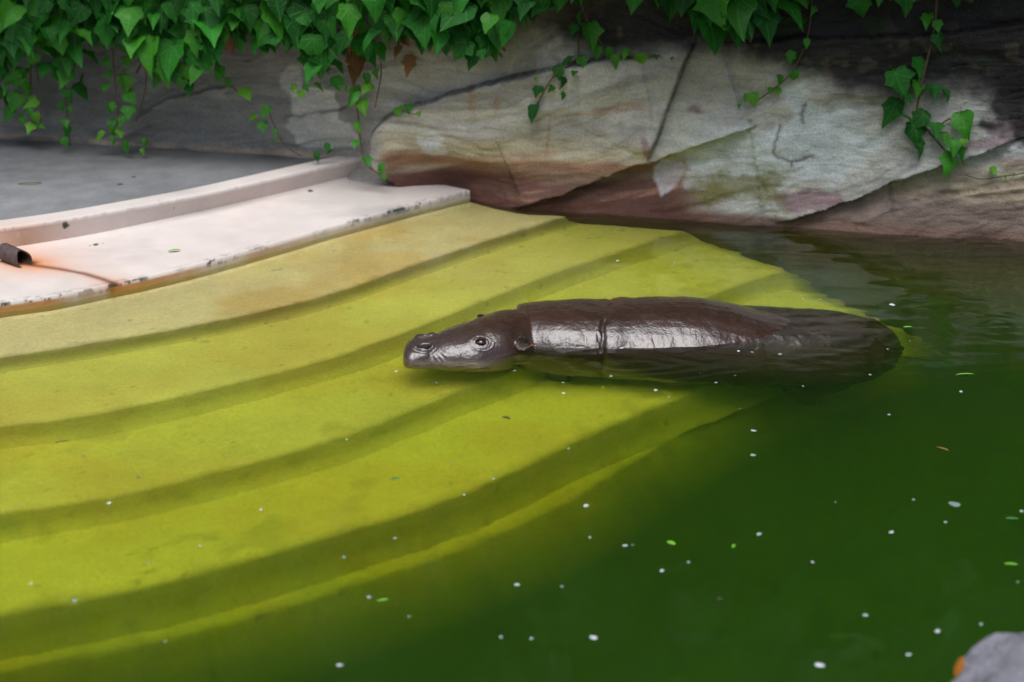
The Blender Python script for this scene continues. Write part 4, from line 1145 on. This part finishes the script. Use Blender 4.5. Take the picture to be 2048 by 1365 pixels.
foam(1909, 1009, 27, 'largest ragged white foam fleck drifting on the deep green water')
foam(1243, 695, 17, 'oval white foam fleck floating against the flank of the hippo')
DEEPF = [(1250, 1092, 15), (1324, 1142, 13), (1518, 1069, 12), (1783, 1065, 13), (1731, 1231, 18), (1875, 1263, 13), (1187, 1276, 16), (1063, 1278, 14), (1639, 1331, 16), (1002, 1275, 10), (1625, 1125, 9), (1377, 1125, 9),
         (1507, 862, 9), (1506, 911, 10), (1827, 1000, 9), (2043, 1023, 11), (1962, 1249, 8), (1817, 1310, 10), (1124, 1174, 10), (1034, 1170, 9), (1172, 1012, 12), (679, 1331, 12), (1265, 1091, 7), (1891, 1045, 8), (818, 1234, 9), (738, 1195, 9), (1180, 1076, 8), (1671, 1005, 6), (2035, 1165, 7)]
for a in DEEPF: foam(*a, 'small white foam fleck floating on the deep dark green water', 'foam flecks on the deep water')
STEPF = [(790, 1077, 9), (688, 1115, 11), (928, 990, 12), (218, 1007, 10), (277, 955, 8), (168, 913, 8), (149, 1202, 14), (900, 926, 7), (298, 1125, 8), (330, 1284, 9), (878, 865, 6), (1137, 898, 7), (987, 958, 7), (62, 1168, 7), (36, 1008, 6), (792, 743, 7), (873, 766, 5), (694, 880, 6), (480, 927, 6), (522, 1020, 7), (400, 1092, 6), (560, 960, 5)]
for a in STEPF: foam(*a, 'small white foam fleck floating over the yellow green submerged steps', 'foam flecks over the steps')
HIPF = [(1127, 787, 8), (1126, 766, 7), (1222, 753, 9), (1477, 703, 7), (1504, 705, 9), (1560, 709, 9), (1432, 766, 8), (1470, 752, 6), (1311, 781, 9), (1337, 795, 7), (1400, 747, 5), (1740, 750, 7), (1775, 699, 6), (1784, 610, 13), (1640, 600, 7), (1349, 526, 12), (1606, 598, 6), (1235, 522, 9), (1029, 742, 5), (1922, 784, 9), (1820, 683, 4), (1606, 773, 5), (1480, 818, 5), (1778, 830, 5), (953, 494, 6)]
for a in HIPF: foam(*a, 'tiny white foam fleck floating near the wading hippo', 'foam flecks near the hippo')

# bits of leaf
def bit_mat(name, c): return simple_mat(name, c, .5, .25, 80, .2, 100)
MB_G, MB_D, MB_O = bit_mat('leaf_bit_green', (.16, .42, .03)), bit_mat('leaf_bit_dark', (.035, .04, .02)), bit_mat('leaf_bit_orange', (.55, .20, .02))
MB_GG = bit_mat('leaf_bit_dull', (.05, .20, .06))
def bit_mesh(mat, seed, slim=.38):
    r = random.Random(seed); n = 9; V = []; F = []
    for i in range(n):
        s = i / (n - 1); w = slim * math.sin(math.pi * (.06 + .88 * s)) ** .8
        for j in (-1, 0, 1): V.append((s - .5, j * w * .5, .05 * abs(j) + .05 * math.sin(3 * s) + .02))
        if i: a = (i - 1) * 3; F += [(a, a + 3, a + 4, a + 1), (a + 1, a + 4, a + 5, a + 2)]
    return mesh('leaf_bit', V, F, mat)
def bit(u, v, z, w, mat, slim, rz, label, name='leaf_bit', cat='leaf'):
    P = at_z(u, v, z); o = link(name, bit_mesh(mat, int(u), slim))
    s = w / FPX * np.linalg.norm(P - EYE)
    o.location = (P[0], P[1], z + .001); o.scale = (s, s, s); o.rotation_euler = (0, 0, rz); tag(o, label, cat)
bit(1342, 1088, 0, 20, MB_G, .6, 2.4, 'bright green oval leaf scrap floating beside two foam flecks in deep water')
bit(1467, 1094, 0, 15, MB_G, .45, 1.2, 'narrow bright green leaf scrap standing alone on deep water')
bit(2024, 1040, 0, 26, MB_GG, .25, -.1, 'pale straight grass blade floating by the largest foam fleck')
bit(2022, 1131, 0, 26, MB_G, .3, -.15, 'green grass blade floating on deep water toward the boulder')
bit(1930, 752, 0, 36, MB_G, .12, .05, 'long thin grass blade floating beyond the rump of the hippo')
bit(766, 1203, 0, 26, MB_G, .28, .3, 'slim green leaf scrap floating over the lowest step')
bit(790, 960, 0, 20, MB_GG, .5, .5, 'dull green leaf scrap floating over the fourth step')
bit(1012, 838, 0, 20, MB_D, .5, -.6, 'dark dead leaf curled on the water below the head of the hippo')
bit(1206, 776, 0, 10, MB_G, .4, 1.3, 'tiny green leaf scrap in the ripples beside the hippo')
bit(1815, 656, 0, 18, MB_G, .3, .1, 'small green leaf scrap floating just past the rump of the hippo')
bit(1440, 1200, 0, 14, MB_D, .7, .4, 'dark brown leaf scrap floating on deep water')
bit(1885, 900, 0, 26, bit_mat('leaf_bit_ochre', (.22, .13, .02)), .2, -.7, 'ochre twig scrap floating on deep water')
bit(124, 886, 0, 26, MB_D, .10, .5, 'thin dark twig floating over the third step')
bit(349, 503, LZ + .004, 24, MB_G, .35, .4, 'green leaf scrap lying on the pale ledge')
bit(60, 370, DZ, 44, bit_mat('leaf_bit_yellow', (.20, .20, .04)), .10, .1, 'faded yellow grass blade on the grey deck')
bit(268, 355, DZ, 10, MB_GG, .5, .6, 'small green leaf scrap on the grey deck')
bit(240, 370, DZ, 12, MB_D, .4, .2, 'small dark leaf scrap on the grey deck beside the kerb')

# boulder at the near edge
MAT_BLD = tint_mat('boulder_stone', rough=.85, speck=.45, sscale=120, bump=.9, bscale=60, bdist=.012, spec=.3, mid=18)
bm = bmesh.new(); bmesh.ops.create_icosphere(bm, subdivisions=6, radius=1.0)
V = np.array([v.co[:] for v in bm.verts]); F = [[v.index for v in f.verts] for f in bm.faces]; bm.free()
Vs = V * (1 + .30 * (fbm(V[:, 0] * 1.6 + 4, V[:, 1] * 1.6, V[:, 2] * 1.6, 4) - .5) + .16 * (fbm(V[:, 0] * 6 + 4, V[:, 1] * 6, V[:, 2] * 6, 4) - .5))[:, None]
sc_ = np.array([.53, .34, .42]); Vs = Vs * sc_
bc = np.ones((len(V), 3)) * rgb(142, 142, 150) * (1 + 1.5 * (fbm(V[:, 0] * 5, V[:, 1] * 5, V[:, 2] * 5, 4) - .5))[:, None]
BP = np.array([1.38, 3.40, -.065])
bo = link('boulder', mesh('boulder', Vs, F, MAT_BLD, True, bc)); bo.location = BP; tag(bo, 'rough grey boulder at the near edge of the pool', 'boulder')
bb = BVHTree.FromPolygons([tuple(q + BP) for q in Vs], F)
q = bb.ray_cast(Vector(EYE), Vector(ray(1925, 1335)), 20)
if q[0] is not None:
    o = link('leaf_bit', bit_mesh(MB_O, 5, .45)); o.location = q[0] + q[1] * .012; o.scale = (.045,) * 3
    o.rotation_euler = (1.1, -1.2, .6); tag(o, 'small orange leaf scrap caught on the grey boulder', 'leaf')
